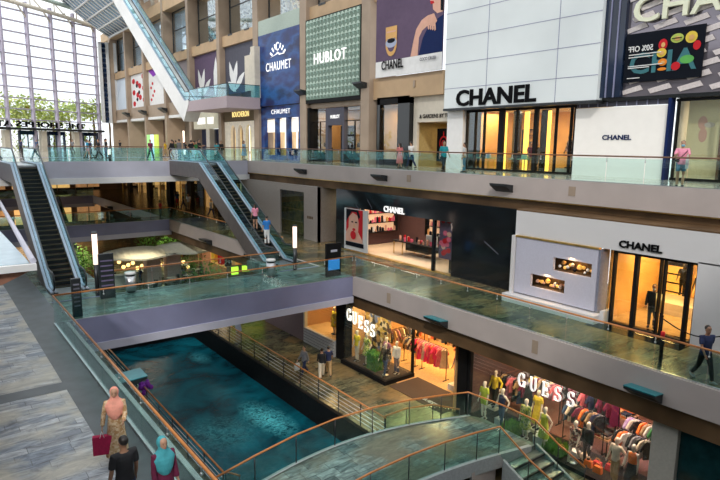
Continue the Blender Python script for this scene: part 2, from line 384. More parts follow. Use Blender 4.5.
def hair_mb(style):
    mb = MB(); mb.ball((0, -.016, 1.645), (.084, .098, .092), 16, 10)
    if style == 'long': mb.tube([(0, -.05, 1.64), (0, -.085, 1.52), (0, -.09, 1.38)], [.07, .075, .05], 10, ry=[.05, .04, .03])
    if style == 'bun': mb.ball((0, -.12, 1.68), .045, 10, 8)
    if style == 'pony': mb.tube([(0, -.10, 1.66), (0, -.15, 1.58), (0, -.13, 1.42)], [.03, .035, .015], 8)
    return mb
def hijab_mb(J):
    mb = MB(); mb.ball((0, -.026, 1.615), (.098, .108, .125), 18, 12)
    mb.rings([(0, .05, .98, .03, .04), (0, .05, 1.03, .10, .10), (0, .04, 1.12, .16, .125), (0, .02, 1.25, .20, .145), (0, .01, 1.33, .225, .14), (0, .0, 1.40, .205, .12), (0, .0, 1.45, .125, .105), (0, .004, 1.50, .088, .092), (0, 0, 1.55, .085, .085)], 20)
    return mb
def merge(a, b):
    n = len(a.v); a.v += b.v; a.f += [tuple(i + n for i in f) for f in b.f]; return a
def person(at, rz, label, top=None, bottom=None, shoes=(.02, .02, .02), hair='short', haircol=None, pose=None, female=False, H=1.70, sleeve='short', near=False, dress=None, hijab=None,
           bag=None, mask=None, skirt=None, group=None, skin='skin', cut=1.0, sit=False, wide=1.0, cross=None, belt=None, name='person', cat='person', lower=None):
    pose = pose or {}; J = joints(female=female, sit=sit, **pose); k = (str(sorted(pose.items())), female, sit); vx = .0105 if near else .019
    r = empty(name, (at[0], at[1], at[2] - (0 if lower is None else lower)), rz, label, cat, group); s = H / 1.72; r.scale = (s, s, s)
    hd = empty('t'); bpy.data.objects.remove(hd)
    objs = []
    def add(nm, key, f, mat, v=vx, dec=.4): o = inst(nm, solid_mesh((nm, key, k, v), f(), v, dec), mat, r); objs.append(o); return o
    add('body', 'b', lambda: body_mb(J, female), skin, v=.0095 if near else .0135, dec=.35)
    if top: add('shirt' if name == 'person' else 'top', sleeve, lambda: top_mb(J, female, sleeve), top)
    if bottom: add('trousers' if cut >= 1 else 'shorts', (cut, wide), lambda: pants_mb(J, cut, wide), bottom)
    if dress: 
        add('dress', (sleeve, dress[1]), lambda: merge(top_mb(J, female, sleeve, .9), skirt_mb(J, 1.06, dress[1], dress[2])), dress[0])
    if skirt: add('skirt', skirt[1:], lambda: skirt_mb(J, 1.04, skirt[1], skirt[2]), skirt[0])
    add('shoes', 's', lambda: shoes_mb(J), cloth('shoe_%d' % int(sum(shoes) * 100), shoes), .014)
    if hijab: add('headscarf', 'h', lambda: hijab_mb(J), hijab)
    elif hair: add('hair', hair, lambda: hair_mb(hair), haircol or 'hair', .013)
    if near:
        e = MB()
        for sx in (-1, 1): e.ball((sx * .029, .094, 1.612), (.011, .006, .006), 8, 6); e.tube([(sx * .014, .101, 1.632), (sx * .045, .09, 1.634)], .0035, 5)
        e.build('eyes', 'hair', r)
        MB().ball((0, .106, 1.537), (.022, .008, .007), 8, 6).build('mouth', cloth('lips', (.45, .10, .10)), r)
    if mask: MB().rings([(0, .055, 1.495, .03, .04), (0, .05, 1.52, .058, .062), (0, .045, 1.56, .068, .072), (0, .05, 1.585, .05, .062)], 14).build('face_mask', mask, r)
    if bag:
        n, kind, col = bag; w_ = J['wr' + n] + J['fd' + n] * .09; mb = MB()
        if kind in ('tote', 'wide'):
            if kind == 'wide': mb.box((w_.x - .2, w_.y - .06, w_.z - .55), (w_.x + .2, w_.y + .06, w_.z - .12)).box((w_.x + .05, w_.y + .05, w_.z - .5), (w_.x + .18, w_.y + .065, w_.z - .2))
            else: mb.box((w_.x - .05, w_.y - .17, w_.z - .52), (w_.x + .05, w_.y + .17, w_.z - .14))
            b = mb.build('shopping_bag', col, r)
            h = MB()
            for dx in (-.045, .045): h.tube([(w_.x + dx, w_.y - .08, w_.z - .14), (w_.x, w_.y - .02, w_.z + .005), (w_.x, w_.y + .02, w_.z + .005), (w_.x + dx, w_.y + .08, w_.z - .14)], .006, 6)
            h.build('bag_handle', 'white', b)
        elif kind == 'shoulder':
            sx = -1 if n == 'L' else 1
            mb.tube([(sx * .23, -.10, .92), (sx * .235, 0, .90), (sx * .23, .12, .92)], [.09, .11, .09], 8, ry=[.06, .07, .06]).build('handbag', col, r)
            MB().tube([(sx * .21, -.08, 1.0), (sx * .15, 0, 1.42), (sx * .21, .09, 1.0)], .01, 6).build('strap', col, r)
    if cross:
        MB().tube([(-.17, .07, 1.36), (-.05, .145, 1.2), (.12, .13, 1.02)], .014, 6).ball((.15, .12, .98), (.08, .05, .06), 10, 8).build('crossbody_bag', cross, r)
    dz = J['drop'] if not sit else 0
    for o in r.children: o.location.z -= dz
    return r
WALK = dict(legL=(22, 6), legR=(-16, 22), armL=(-20, 6, 12), armR=(22, 6, 22))
WALK2 = dict(legL=(-14, 16), legR=(18, 4), armL=(18, 6, 18), armR=(-14, 6, 10))
STAND = dict(legL=(2, 2), legR=(-2, 2))
CARRY = dict(legL=(8, 5), legR=(-6, 8), armL=(14, 8, 60), armR=(2, 16, 12))
ARMSUP = dict(legL=(2, 2), legR=(0, 2), armL=(25, 10, 80), armR=(25, 10, 80))
SITP = dict(legL=(80, 78), legR=(80, 78), armL=(25, 10, 50), armR=(25, 10, 50))
HANDHIP = dict(legL=(10, 6), legR=(-5, 3), armL=(-20, 32, 55), armR=(6, 14, 14))
def mannequin(at, rz, label, group=None, H=1.78, pose=None, skin='dummy_w', stand=True, **kw):
    r = person(at, rz, label, group=group, H=H, pose=pose or STAND, skin=skin, hair=None, name='mannequin', cat='mannequin', female=kw.pop('female', True), **kw)
    if stand: MB().rings([(0, 0, 0, .17, .17), (0, 0, .012, .17, .17)], 18).build('base_plate', 'steel', r)
    return r
# ------------------------------------------------------------------ railings, lamps, escalators
def railing(a, b, z, label, n, gm='glass', post_side=0, rail_mat='rail', zb=None, h=1.1, base='steel', group=None, brackets=True):
    """glass balustrade from a to b (x, y), floor height z (zb at the far end)"""
    zb = z if zb is None else zb
    A = Vector((a[0], a[1], z)); B = Vector((b[0], b[1], zb)); d = B - A; L = d.length; t = d.normalized(); nrm = Vector((-t.y, t.x, 0)).normalized()
    r = empty('glass_railing', A, 0, label, 'railing', group)
    for i in range(n):
        p = d * (i / n) + t * .02; q = d * ((i + 1) / n) - t * .02
        MB().prism([p + nrm * .01 + Vector((0, 0, .02)), q + nrm * .01 + Vector((0, 0, .02)), q + nrm * .01 + Vector((0, 0, h - .08)), p + nrm * .01 + Vector((0, 0, h - .08))], -nrm * .02).build('glass_panel', gm, r)
    MB().tube([Vector((0, 0, h)), d + Vector((0, 0, h))], .032, 8).build('handrail', rail_mat, r)
    MB().prism([nrm * .04 + Vector((0, 0, -.02)), -nrm * .04 + Vector((0, 0, -.02)), -nrm * .04 + Vector((0, 0, .05)), nrm * .04 + Vector((0, 0, .05))], d).build('base_channel', base, r)
    if brackets:
        for i in range(n + 1):
            p = d * (i / n); MB().tube([p + Vector((0, 0, h - .20)), p + Vector((0, 0, h - .02))], .014, 6).ball(p + Vector((0, 0, h - .2)), .035, 8, 6).build('bracket', 'steel', r)
    return r
def bar_railing(a, b, z, label, n, group=None):
    A = Vector((a[0], a[1], z)); d = Vector((b[0], b[1], z)) - A
    r = empty('steel_railing', A, 0, label, 'railing', group)
    for i in range(n + 1):
        p = d * (i / n); MB().box(p + Vector((-.02, -.02, 0)), p + Vector((.02, .02, 1.02))).build('post', 'darkmetal', r)
    for k in range(4):
        MB().tube([Vector((0, 0, .2 + .2 * k)), d + Vector((0, 0, .2 + .2 * k))], .014, 6).build('bar', 'steel', r)
    MB().tube([Vector((0, 0, 1.05)), d + Vector((0, 0, 1.05))], .035, 8).build('handrail', 'rail', r)
    return r
def uplight(x, y, z, label, dirx=-1, teal=True, s=1.0, group=None, wd=None, dp=None):
    """wedge-shaped lamp that sticks out of a fascia towards dirx"""
    r = empty('wedge_uplight', (x, y, z), 0, label, 'wall lamp', group)
    w = (.5 if wd is None else wd) * s; d = (.5 if dp is None else dp) * s * dirx
    MB().prism([(0, -w, -.32 * s), (0, -w, .0), (d, -w, .06 * s), (d, -w, -.02 * s)], (0, 2 * w, 0)).build('housing', 'darkmetal', r)
    MB().prism([(0, -w * 1.02, .0), (d * 1.02, -w * 1.02, .062 * s), (d * 1.02, -w * 1.02, .09 * s), (0, -w * 1.02, .03)], (0, 2.04 * w, 0)).build('lamp_glass', 'tealtop' if teal else 'darkmetal', r)
    return r
def escalator(loc, label, H=5.4, top=1.2, bot=1.2, width=1.0, rz=0, side='silver', soffit='brown', group=None, th=1.0, ang=30, steps=True, lamp=True, glassm='glass_cyan', topext=0):
    """climbs along local +Y from the lower comb plate at the origin"""
    r = empty('escalator', loc, rz, label, 'escalator', group); sl = math.tan(R_(ang)); run = H / sl; w = width / 2
    def prof(o): return [(-bot, o), (0, o), (run, H + o), (run + top, H + o)]
    for s in (-1, 1):
        xo = s * (w + .30); xi = s * (w + .02)
        pts = prof(.06); low = [(run + top, H - th), (run + .2, H - th), (.35, -th + .1), (-bot, -.35)]
        MB().prism([(xo, y, z) for y, z in pts + low], (-s * .03, 0, 0)).build('side_cladding', side, r)
        pl = prof(.07); pu = prof(.12)
        for nm, x0, x1, mt in (('inner_deck', xi, s * (w + .14), 'silver'), ('outer_deck', s * (w + .18), xo, 'silver')):
            MB().prism([(x0, y, z) for y, z in pl + pu[::-1]], (x1 - x0, 0, 0)).build(nm, mt, r)
        gx = s * (w + .16)
        g = [(-bot + .25, .15), (0, .12), (run, H + .12), (run + top - .3, H + .12), (run + top - .05, H + .55), (run + top - .3, H + .95), (run, H + .95), (0, .95), (-bot + .25, .95), (-bot, .55)]
        MB().prism([(gx - .006, y, z) for y, z in g], (.012, 0, 0)).build('glass_side', glassm, r)
        hr = [(-bot + .3, .16)] + [(-bot + .25 - .42 * math.sin(R_(a)), .57 - .41 * math.cos(R_(a))) for a in range(20, 180, 20)] + [(-bot + .25, .98), (0, .98), (run, H + .98), (run + top - .3, H + .98)] + [(run + top - .3 + .42 * math.sin(R_(a)), H + .57 + .41 * math.cos(R_(a))) for a in range(20, 180, 20)] + [(run + top - .35, H + .16)]
        MB().tube([(gx, y, z) for y, z in hr], .042, 8, up=(1, 0, 0)).build('handrail', 'rubber', r)
        MB().prism([(s * (w + .0), y, z) for y, z in prof(-.12) + prof(.08)[::-1]], (s * .02, 0, 0)).build('skirt_panel', 'darkmetal', r)
    MB().prism([(-w - .27, y, z) for y, z in [(-bot, -.12), (0, -.14), (run, H - .16), (run + top, H - .14), (run + top, H - th), (run + .2, H - th), (.35, -th + .1), (-bot, -.35)]], (2 * w + .54, 0, 0)).build('soffit', soffit, r)
    MB().box((-w, -bot, -.1), (w, .0, .01)).build('comb_plate', 'steel', r)
    MB().box((-w, run, H - .1), (w, run + top, H + .01)).build('comb_plate', 'steel', r)
    if steps:
        n = int(round(H / .2)); proto = None
        for i in range(n):
            if proto is None:
                m = MB(); m.cur = 0; m.box((-w + .01, 0, -.2), (w - .01, .36, 0)); m.cur = 1; m.box((-w + .01, -.003, -.018), (w - .01, .02, .003)).box((-w + .01, .02, 0), (-w + .04, .36, .003)).box((w - .04, .02, 0), (w - .01, .36, .003))
                o = proto = m.build('step', ['tread', 'yellowline'], r)
            else: o = proto.copy(); COL.objects.link(o)
            o.location = (0, i * .2 / sl, .2 * i + .05)
    return r
def light_area(name, loc, size, power, col=(1, .72, .42), rot=(0, 0, 0), sy=None, spread=180):
    l = bpy.data.lights.new(name, 'AREA'); l.energy = power; l.color = col; l.shape = 'RECTANGLE'; l.size = size; l.size_y = sy or size; l.spread = R_(spread)
    o = bpy.data.objects.new(name, l); COL.objects.link(o); o.location = loc; o.rotation_euler = rot; return o
def room(x0, x1, y0, y1, z0, z1, wall, floor, ceil, front=False, lights=None, tag_=''):
    """the shell of a shop, open towards the atrium"""
    sbox('floor', (x0, y0, z0 - .05), (x1, y1, z0 + .01), floor)
    sbox('ceiling', (x0, y0, z1), (x1, y1, z1 + .05), ceil)
    sbox('wall_back', (x1, y0, z0), (x1 + .1, y1, z1), wall)
    sbox('wall_left', (x0, y1, z0), (x1, y1 + .08, z1), wall)
    sbox('wall_right', (x0, y0 - .08, z0), (x1, y0, z1), wall)
def shirt_mesh(kind):
    mb = MB()
    if kind == 'shirt': o = [(-.20, 0), (-.19, .45), (-.33, .30), (-.38, .38), (-.21, .66), (-.07, .70), (0, .66), (.07, .70), (.21, .66), (.38, .38), (.33, .30), (.19, .45), (.20, 0)]
    elif kind == 'dress': o = [(-.27, -.35), (-.15, .35), (-.19, .62), (-.07, .70), (0, .64), (.07, .70), (.19, .62), (.15, .35), (.27, -.35)]
    else: o = [(-.16, -.3), (-.17, .6), (.17, .6), (.16, -.3), (.03, -.3), (0, .3), (-.03, -.3)]
    mb.prism([(x, -.035, z - .72) for x, z in o], (0, .07, 0)); return mb
def garment_mesh(kind):
    k = ('garment', kind)
    if k not in CACHE:
        o = shirt_mesh(kind).build('t', 'white'); me = o.data; bpy.data.objects.remove(o); CACHE[k] = me
    return CACHE[k]
def garment(at, rz, kind, mat, label, group):
    o = bpy.data.objects.new({'shirt': 'hanging_shirt', 'dress': 'hanging_dress', 'pants': 'hanging_trousers'}[kind], garment_mesh(kind)); COL.objects.link(o)
    o.material_slots[0].link = 'OBJECT'; o.material_slots[0].material = M[mat] if isinstance(mat, str) else mat
    o.location = at; o.rotation_euler = (0, 0, rz); tag(o, label, 'garment', group)
    h = CACHE.get('hanger')
    if h is None:
        hm = MB().tube([(-.19, 0, -.05), (0, 0, .02), (.19, 0, -.05)], .007, 5).tube([(0, 0, .02), (0, 0, .06), (.02, 0, .08)], .005, 5).build('t', 'steel'); h = CACHE['hanger'] = hm.data; bpy.data.objects.remove(hm)
    ho = bpy.data.objects.new('hanger', h); COL.objects.link(ho); ho.parent = o
    return o
def rack(at, rz, L, Hh, label, group=None):
    r = empty('clothes_rack', at, rz, label, 'clothes rack', group)
    for s in (-1, 1):
        MB().box((s * L / 2 - .015, -.015, 0), (s * L / 2 + .015, .015, Hh)).build('upright', 'matblack', r)
        MB().box((s * L / 2 - .02, -.22, 0), (s * L / 2 + .02, .22, .03)).build('foot', 'matblack', r)
    MB().tube([(-L / 2, 0, Hh), (L / 2, 0, Hh)], .014, 6).build('hanging_rail', 'matblack', r)
    return r
# ================================================================== the building
XU, XM, XF = 22.3, 17.7, 27.6            # upper fascia, middle fascia, upper shop fronts
YB0, YB1 = 45.0, 57.9                    # upper bridge
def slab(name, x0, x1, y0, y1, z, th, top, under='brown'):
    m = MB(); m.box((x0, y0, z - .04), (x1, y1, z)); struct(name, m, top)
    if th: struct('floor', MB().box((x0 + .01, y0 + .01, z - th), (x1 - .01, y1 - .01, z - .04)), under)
# upper gallery, right
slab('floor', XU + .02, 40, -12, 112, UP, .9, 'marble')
sbox('wall_far', (25.2, 42, LOW), (25.4, 92, -.95), cloth('umber_far_wall', (.12, .08, .055)))
struct('trim_1', MB().box((XU - .12, -12, -.95), (XU + .02, YB0, .02)), 'fascia')
struct('trim_1', MB().box((XU + .12, -12, -1.52), (XU + .5, YB0, -.95)), 'brown')
struct('trim_1', MB().box((XU + .05, -12, -1.02), (XU + .3, YB0, -.95)), 'gold')
# middle gallery, right
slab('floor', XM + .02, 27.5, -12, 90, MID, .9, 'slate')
struct('trim_2', MB().box((XM - .12, -12, MID - .95), (XM + .02, 23.7, MID + .02)).box((XM - .12, 26.95, MID - .95), (XM + .02, 51.5, MID + .02)).box((XM - .12, 54.5, MID - .95), (XM + .02, 80, MID + .02)), 'fascia')
struct('trim_2', MB().box((XM + .1, -12, MID - 1.66), (XM + .5, 60, MID - .9)), 'brown')
# gallery recessed joints and small grilles in the fascias
for y in (14.2, 24.6): 
    o = MB().box((XU - .14, y - .16, -.62), (XU - .11, y + .16, -.22)).build('fascia_grille', 'column'); tag(o, {14.2: 'small grey grille in the upper fascia below the large white hoarding', 24.6: 'small grey grille in the upper fascia below the strolling couple'}[y], 'vent')
for y, t in ((9.0, 'under the lavender box window'), (17.4, 'above the corner of the lower clothes shop')):
    o = MB().box((XM - .14, y - .16 + 4, MID - .82), (XM - .11, y + .16 + 4, MID - .42)).build('fascia_grille', 'column') if False else MB().box((XM - .14, y + 3.2, MID - .72), (XM - .11, y + 3.45, MID - .22)).build('fascia_grille', 'column')
    tag(o, 'small grey grille in the middle fascia ' + t, 'vent')
# lower promenade right, canal, lower promenade left
slab('floor', 14.45, 34, -12, 90, LOW, 0, 'slate')
struct('wall_canal', MB().box((14.3, -12, LOW - 1.8), (14.5, 38, LOW + .02)).box((8.2, 38, LOW - 1.8), (14.5, 38.2, LOW + .02)).box((7.6, -12, LOW - 1.8), (7.8, 38, LOW + .02)), 'matblack')
slab('floor', -14, 7.7, -12, 110, LOW, 0, 'slate')
slab('floor', 7.7, 14.45, 38.1, 110, LOW, 0, 'slate')
slab('floor', 14.45, 34, 90, 110, LOW, 0, 'slate')
# canal water
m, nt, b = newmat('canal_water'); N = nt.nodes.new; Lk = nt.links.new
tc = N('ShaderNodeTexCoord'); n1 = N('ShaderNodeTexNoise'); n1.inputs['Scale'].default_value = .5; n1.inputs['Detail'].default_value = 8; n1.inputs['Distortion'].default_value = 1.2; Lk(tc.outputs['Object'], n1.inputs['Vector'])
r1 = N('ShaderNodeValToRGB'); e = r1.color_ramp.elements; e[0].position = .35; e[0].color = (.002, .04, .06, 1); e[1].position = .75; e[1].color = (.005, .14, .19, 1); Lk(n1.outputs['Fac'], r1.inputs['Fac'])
def cyan_patch(cx, cy, rx, ry, ang):  # elliptical mask for a paler cyan patch in the water
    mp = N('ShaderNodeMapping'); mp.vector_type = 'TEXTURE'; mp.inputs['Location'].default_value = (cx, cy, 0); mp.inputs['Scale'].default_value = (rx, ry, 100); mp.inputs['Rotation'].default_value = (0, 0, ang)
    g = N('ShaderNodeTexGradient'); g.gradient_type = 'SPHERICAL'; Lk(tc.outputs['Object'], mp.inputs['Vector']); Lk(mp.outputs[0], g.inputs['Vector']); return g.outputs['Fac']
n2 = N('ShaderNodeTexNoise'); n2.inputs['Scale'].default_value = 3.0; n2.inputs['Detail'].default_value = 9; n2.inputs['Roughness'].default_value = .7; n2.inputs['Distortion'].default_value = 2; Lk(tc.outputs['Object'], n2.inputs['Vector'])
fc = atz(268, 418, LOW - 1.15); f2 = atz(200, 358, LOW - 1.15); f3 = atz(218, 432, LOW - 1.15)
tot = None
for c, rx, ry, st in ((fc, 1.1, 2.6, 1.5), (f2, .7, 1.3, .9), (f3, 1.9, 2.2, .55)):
    mu = N('ShaderNodeMath'); mu.operation = 'MULTIPLY'; Lk(cyan_patch(c.x, c.y, rx, ry, .05), mu.inputs[0]); mu.inputs[1].default_value = st
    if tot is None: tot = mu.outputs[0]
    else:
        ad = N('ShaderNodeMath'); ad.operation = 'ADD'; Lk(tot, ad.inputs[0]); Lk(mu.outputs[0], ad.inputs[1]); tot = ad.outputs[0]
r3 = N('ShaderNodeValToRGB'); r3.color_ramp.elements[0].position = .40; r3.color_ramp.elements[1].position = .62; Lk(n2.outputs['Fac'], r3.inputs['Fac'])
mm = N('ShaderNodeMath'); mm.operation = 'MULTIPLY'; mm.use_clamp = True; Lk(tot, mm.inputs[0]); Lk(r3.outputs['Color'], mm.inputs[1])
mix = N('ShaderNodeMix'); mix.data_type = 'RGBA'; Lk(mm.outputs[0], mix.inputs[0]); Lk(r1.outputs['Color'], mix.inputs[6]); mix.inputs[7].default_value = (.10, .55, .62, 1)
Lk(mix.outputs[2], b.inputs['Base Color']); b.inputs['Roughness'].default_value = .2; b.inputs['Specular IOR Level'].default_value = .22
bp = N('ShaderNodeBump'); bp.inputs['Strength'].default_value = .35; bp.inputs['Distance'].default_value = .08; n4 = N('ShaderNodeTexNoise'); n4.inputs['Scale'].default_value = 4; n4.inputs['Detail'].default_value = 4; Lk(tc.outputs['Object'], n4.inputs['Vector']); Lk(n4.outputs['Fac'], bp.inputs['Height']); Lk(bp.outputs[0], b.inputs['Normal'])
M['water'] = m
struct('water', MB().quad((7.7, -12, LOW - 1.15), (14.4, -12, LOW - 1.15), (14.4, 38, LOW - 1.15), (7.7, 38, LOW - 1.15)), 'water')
# middle floor, left
XL = 3.95
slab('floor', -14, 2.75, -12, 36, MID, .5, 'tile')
struct('trim_3', MB().box((2.75, -12, MID - .5), (XL, 36, MID + .003)), 'border')
struct('trim_3', MB().box((-14, 17.0, MID - .01), (2.75, 17.6, MID + .005)), 'border')
struct('trim_3', MB().box((XL, -12, MID - 1.0), (XL + .12, 23.6, MID + .04)), 'offwhite')
struct('floor', MB().box((XL, 27.0, MID - .6), (6.6, 36, MID)), 'slate_teal')
# middle bridge
struct('floor', MB().box((XL, 23.75, MID - .05), (XM + .02, 26.95, MID)), 'slate_teal')
struct('trim_4', MB().box((XL + .1, 23.65, MID - 1.02), (XM - .12, 23.78, MID + .03)).box((XL + .1, 26.93, MID - 1.02), (XM - .12, 27.0, MID + .03)), 'lilac')
struct('trim_4', MB().prism([(XL + .1, 23.60, MID - 1.02), (XL + .1, 23.60, MID - 1.35), (XL + .1, 23.9, MID - 1.42), (XL + .1, 26.8, MID - 1.42), (XL + .1, 27.0, MID - 1.02)], (XM - XL - .2, 0, 0)), 'lilac_pale')
# landing of the central escalator on the gallery side
struct('floor', MB().box((15.1, 26.95, MID - .6), (17.75, 30.9, MID)), 'slate_teal')
# back bridge at middle level, and a farther one
for y0, y1, x0, x1 in ((51.5, 54.5, -14, XM + .05), (80, 83, -14, XM + .05)):
    struct('floor', MB().box((x0, y0 + .05, MID - .05), (x1, y1, MID)), 'slate_teal')
    struct('trim_5', MB().box((x0, y0 - .05, MID - .95), (x1, y0 + .08, MID + .03)), 'lilac')
    struct('trim_5', MB().box((x0, y0 - .1, MID - 1.35), (x1, y1, MID - .95)), 'lilac_pale')
# upper bridge
struct('floor', MB().box((-14, YB0 + .02, -.05), (XU + .02, YB1, 0)), 'marble')
struct('trim_6', MB().box((-14, YB0 - .1, -1.12), (XU - .12, YB0 + .05, .03)).box((-14, YB1 - .1, -1.12), (XU - .12, YB1, .03)), 'lilac_pale')
struct('trim_6', MB().box((-14, YB0 - .14, -1.55), (XU + .02, YB1 + .1, -1.12)), 'white')
# plaza beyond
slab('floor', -40, XU + .02, 58, 135, UP, 1.1, 'marble')
# ---- upper facade, right: columns every 8.7 m, beams
cys = [35.0 + 8.72 * k for k in range(9)]
for y in cys:
    w = 1.05 if y < 60 else .75
    struct('column', MB().box((26.95, y - w / 2, UP), (29.5, y + w / 2, 24)), 'column')
struct('beam', MB().box((27.35, 27.3, 4.75), (28.6, 36, 6.25)), 'beam')
struct('beam', MB().box((27.3, 35.3, 4.45), (28.6, 52, 5.0)), 'column')
struct('beam', MB().box((27.3, 61.5, 5.05), (28.9, 108, 6.7)), 'column')
struct('beam', MB().box((27.25, 62, 4.7), (28.9, 108, 5.05)), 'white')
struct('beam', MB().box((27.3, 27.3, 11.65), (28.9, 108, 12.75)), 'beam')
struct('beam', MB().box((27.0, 27.3, 18.2), (29.2, 110, 19.6)), 'beam')
struct('wall_right', MB().box((31.2, 52, 4.9), (31.4, 108, 24)), 'cream')
struct('beam', MB().box((27.4, -12, 3.68), (29, 17.6, 3.86)), 'black')
struct('wall_right', MB().box((27.8, 26.7, 4.8), (28.6, 27.6, 20)), 'offwhite')
# upper windows with the roof's reflection painted on a prism behind
M['lattice'] = pattern('gilded_lattice_reflection', [(.80, .62, .22), (.22, .14, .04), (.70, .45, .08), (.10, .06, .02), (.85, .72, .40)], 1.6, 'VORONOI', .5, (1, 2.2, 3.2))
M['lattice_reflection_w'] = pattern('pale_lattice_reflection', [(.70, .68, .60), (.16, .17, .17), (.45, .46, .44), (.04, .05, .06)], 1.6, 'VORONOI', .5, (1, 2.2, 3.2))
wl = ['yellow-lit window above the grey-green patterned screen', 'yellow-lit window above the deep blue poster', 'window with pale reflections above the flower poster', 'dark window with a bright band above the white petal poster', 'tall window behind the rising escalator', 'pale blue window of the third bay from the far end', 'pale blue window of the second bay from the far end', 'pale window of the farthest bay']
for k in range(8):
    y0, y1 = cys[k] + .5, cys[k + 1] - .5
    r = empty('window_%d' % (k + 1), (28.2, y0, 12.75)); r['kind'] = 'structure'; r['label'] = wl[k]
    L = y1 - y0
    MB().box((0, 0, 0), (.03, L, 5.45)).build('pane', 'wglass', r)
    MB().box((-.05, -.02, 0), (.08, .1, 5.45)).box((-.05, L - .1, 0), (.08, L + .02, 5.45)).box((-.05, 0, 0), (.08, L, .12)).box((-.05, 0, 5.33), (.08, L, 5.45)).box((-.05, 0, 3.0), (.06, L, 3.1)).build('frame', 'darkmetal', r)
    MB().prism([(2.9, 0, 1.4), (1.2, 0, 5.5), (2.95, 0, 5.5)], (0, L, 0)).build('lattice', 'lattice' if k < 2 else 'lattice_reflection_w', r)  # carries the painted roof reflection; no lattice stands here
    light_area('window_lamp', (29.2, (y0 + y1) / 2, 13.2), 2.0, 55 if k > 1 else 60, (1, .9, .7) if k > 1 else (1, .62, .18), rot=(R_(180), 0, 0))  # added fill to brighten the lattice; no fixture stands here
    for j in range(2):
        MB().box((-.95, L * (.25 + .5 * j) - .5, -.12), (-.6, L * (.25 + .5 * j) + .5, .03)).build('bird_ledge', 'darkmetal', r)
    if k > 3: MB().box((.3, 0, 0), (.35, L, 5.3)).build('blind', cloth('pale_blue_blind', (.55, .66, .74), .05), r)
# window bays between the two beams, far part
art = [None, None, None, 'petals', 'petals2', 'plain', 'red', 'white', 'white']
# ================================================================== glass end wall
GA = Vector((25.4, 106.7, 0)); GD = Vector((-.876, -.482, 0)); GN = Vector((.482, -.876, 0))
gw = empty('window_20', GA); gw['kind'] = 'structure'; gw['label'] = 'tall glazed end wall with slim lilac transoms'
def G(u, v, o=0): return GD * u + GN * o + Vector((0, 0, v))
def gbox(mb, u0, u1, v0, v1, o0, o1): mb.prism([G(u0, v0, o0), G(u1, v0, o0), G(u1, v0, o1), G(u0, v0, o1)], (0, 0, v1 - v0))
topz = lambda u: 21.6 - .0006 * (u - 4) ** 2 * 1.0 + 0
gm = MB(); gm.prism([G(0, 3.4), G(44, 3.4), G(44, 21), G(0, 21)], GN * .03); gm.build('pane', glass('pale_end_glass', (.97, .98, 1), .02), gw)
for i in range(10):
    m = MB(); u = .4 + i * 4.05; gbox(m, u - .14, u + .14, 0, 21.5, -.1, .5); m.build('mullion', cloth('lilac_steel', (.46, .42, .52), .05), gw)
    if i % 1 == 0:
        m = MB(); m.tube([G(u, 19.2, .3), G(u + 1.6, 21.2, .3)], .12, 6); m.build('brace', 'cream', gw)
for j in range(11):
    m = MB(); gbox(m, 0, 44, 4.5 + j * 1.55, 4.66 + j * 1.55, -.1, .3); m.build('transom', cloth('lilac_steel', (.46, .42, .52)), gw)
# lettering over the doors, read from outside so mirrored from within
gs = empty('lettered_fascia', GA + G(0, 0)); tag(gs, 'dark beam over the far doors with letters seen from behind', 'sign')
m = MB(); gbox(m, 0, 44, 3.05, 3.4, -.1, .9); m.build('beam', 'darkmetal', gs)
FM = Matrix((tuple(-GD), (0, 0, 1), tuple(GN))).transposed()
lettering('THE SHOPPES AT MARINA BAY SANDS', GA + G(3.5 + 34.0, 3.5, .4), .85, 'letters_k', gs, width=34.0, depth=.15, bold=.03, facing=FM, mirror=True)
for i, (u, t) in enumerate(((2.4, 'rightmost far entrance door under the mirrored letters'), (8.8, 'second far entrance door from the right, with a dark kiosk shape'), (13.6, 'third far entrance door from the right, framed in dark blue'), (20.8, 'fourth far entrance door from the right, with a pale blue screen'), (27, 'leftmost far entrance door under the mirrored letters'))):
    d = empty('door_%d' % (i + 1), GA + G(u, 0)); d['kind'] = 'structure'; d['label'] = t
    m = MB(); gbox(m, -1.5, -1.3, 0, 3, -.1, .3); gbox(m, 1.3, 1.5, 0, 3, -.1, .3); gbox(m, -1.5, 1.5, 2.4, 3, -.1, .3); gbox(m, -.05, .05, 0, 2.5, -.05, .1); m.build('frame', 'navy', d)
    m = MB(); gbox(m, -1.3, 1.3, .05, 2.4, 0, .04); m.build('glass_leaf', 'wglass', d)
for i in range(7):
    m = MB(); u = 5.3 + i * 5.9; gbox(m, u - .45, u + .45, 0, 3.0, -.2, .5); struct('column', MB_ := m.xf(Matrix.Translation(GA)), 'cream')
# arched edge truss above the glass wall and the lattice skylight
tr = empty('roof_truss', GA + Vector((0, 0, 0))); tag(tr, 'pale green curved roof truss along the top of the end glazing', 'roof truss')
def arch(u): return 22.1 + .9 * math.sin(max(0, min(1, u / 26)) * math.pi * .62) 
for dz, rr, mt in ((0, .30, 'cream'), (1.7, .34, cloth('grey_green_steel', (.42, .50, .45)))):
    MB().tube([G(u, 20.2 + dz + .028 * u * 0 + arch(u) - 22.1, .6) for u in range(-2, 46, 2)], rr, 8).build('chord', mt, tr)
for i in range(22):
    u = i * 2; MB().tube([G(u, 20.2 + arch(u) - 22.1, .6), G(u + (2 if i % 2 else 0), 21.9 + arch(u) - 22.1, .6)], .1, 6).build('web', 'cream', tr)
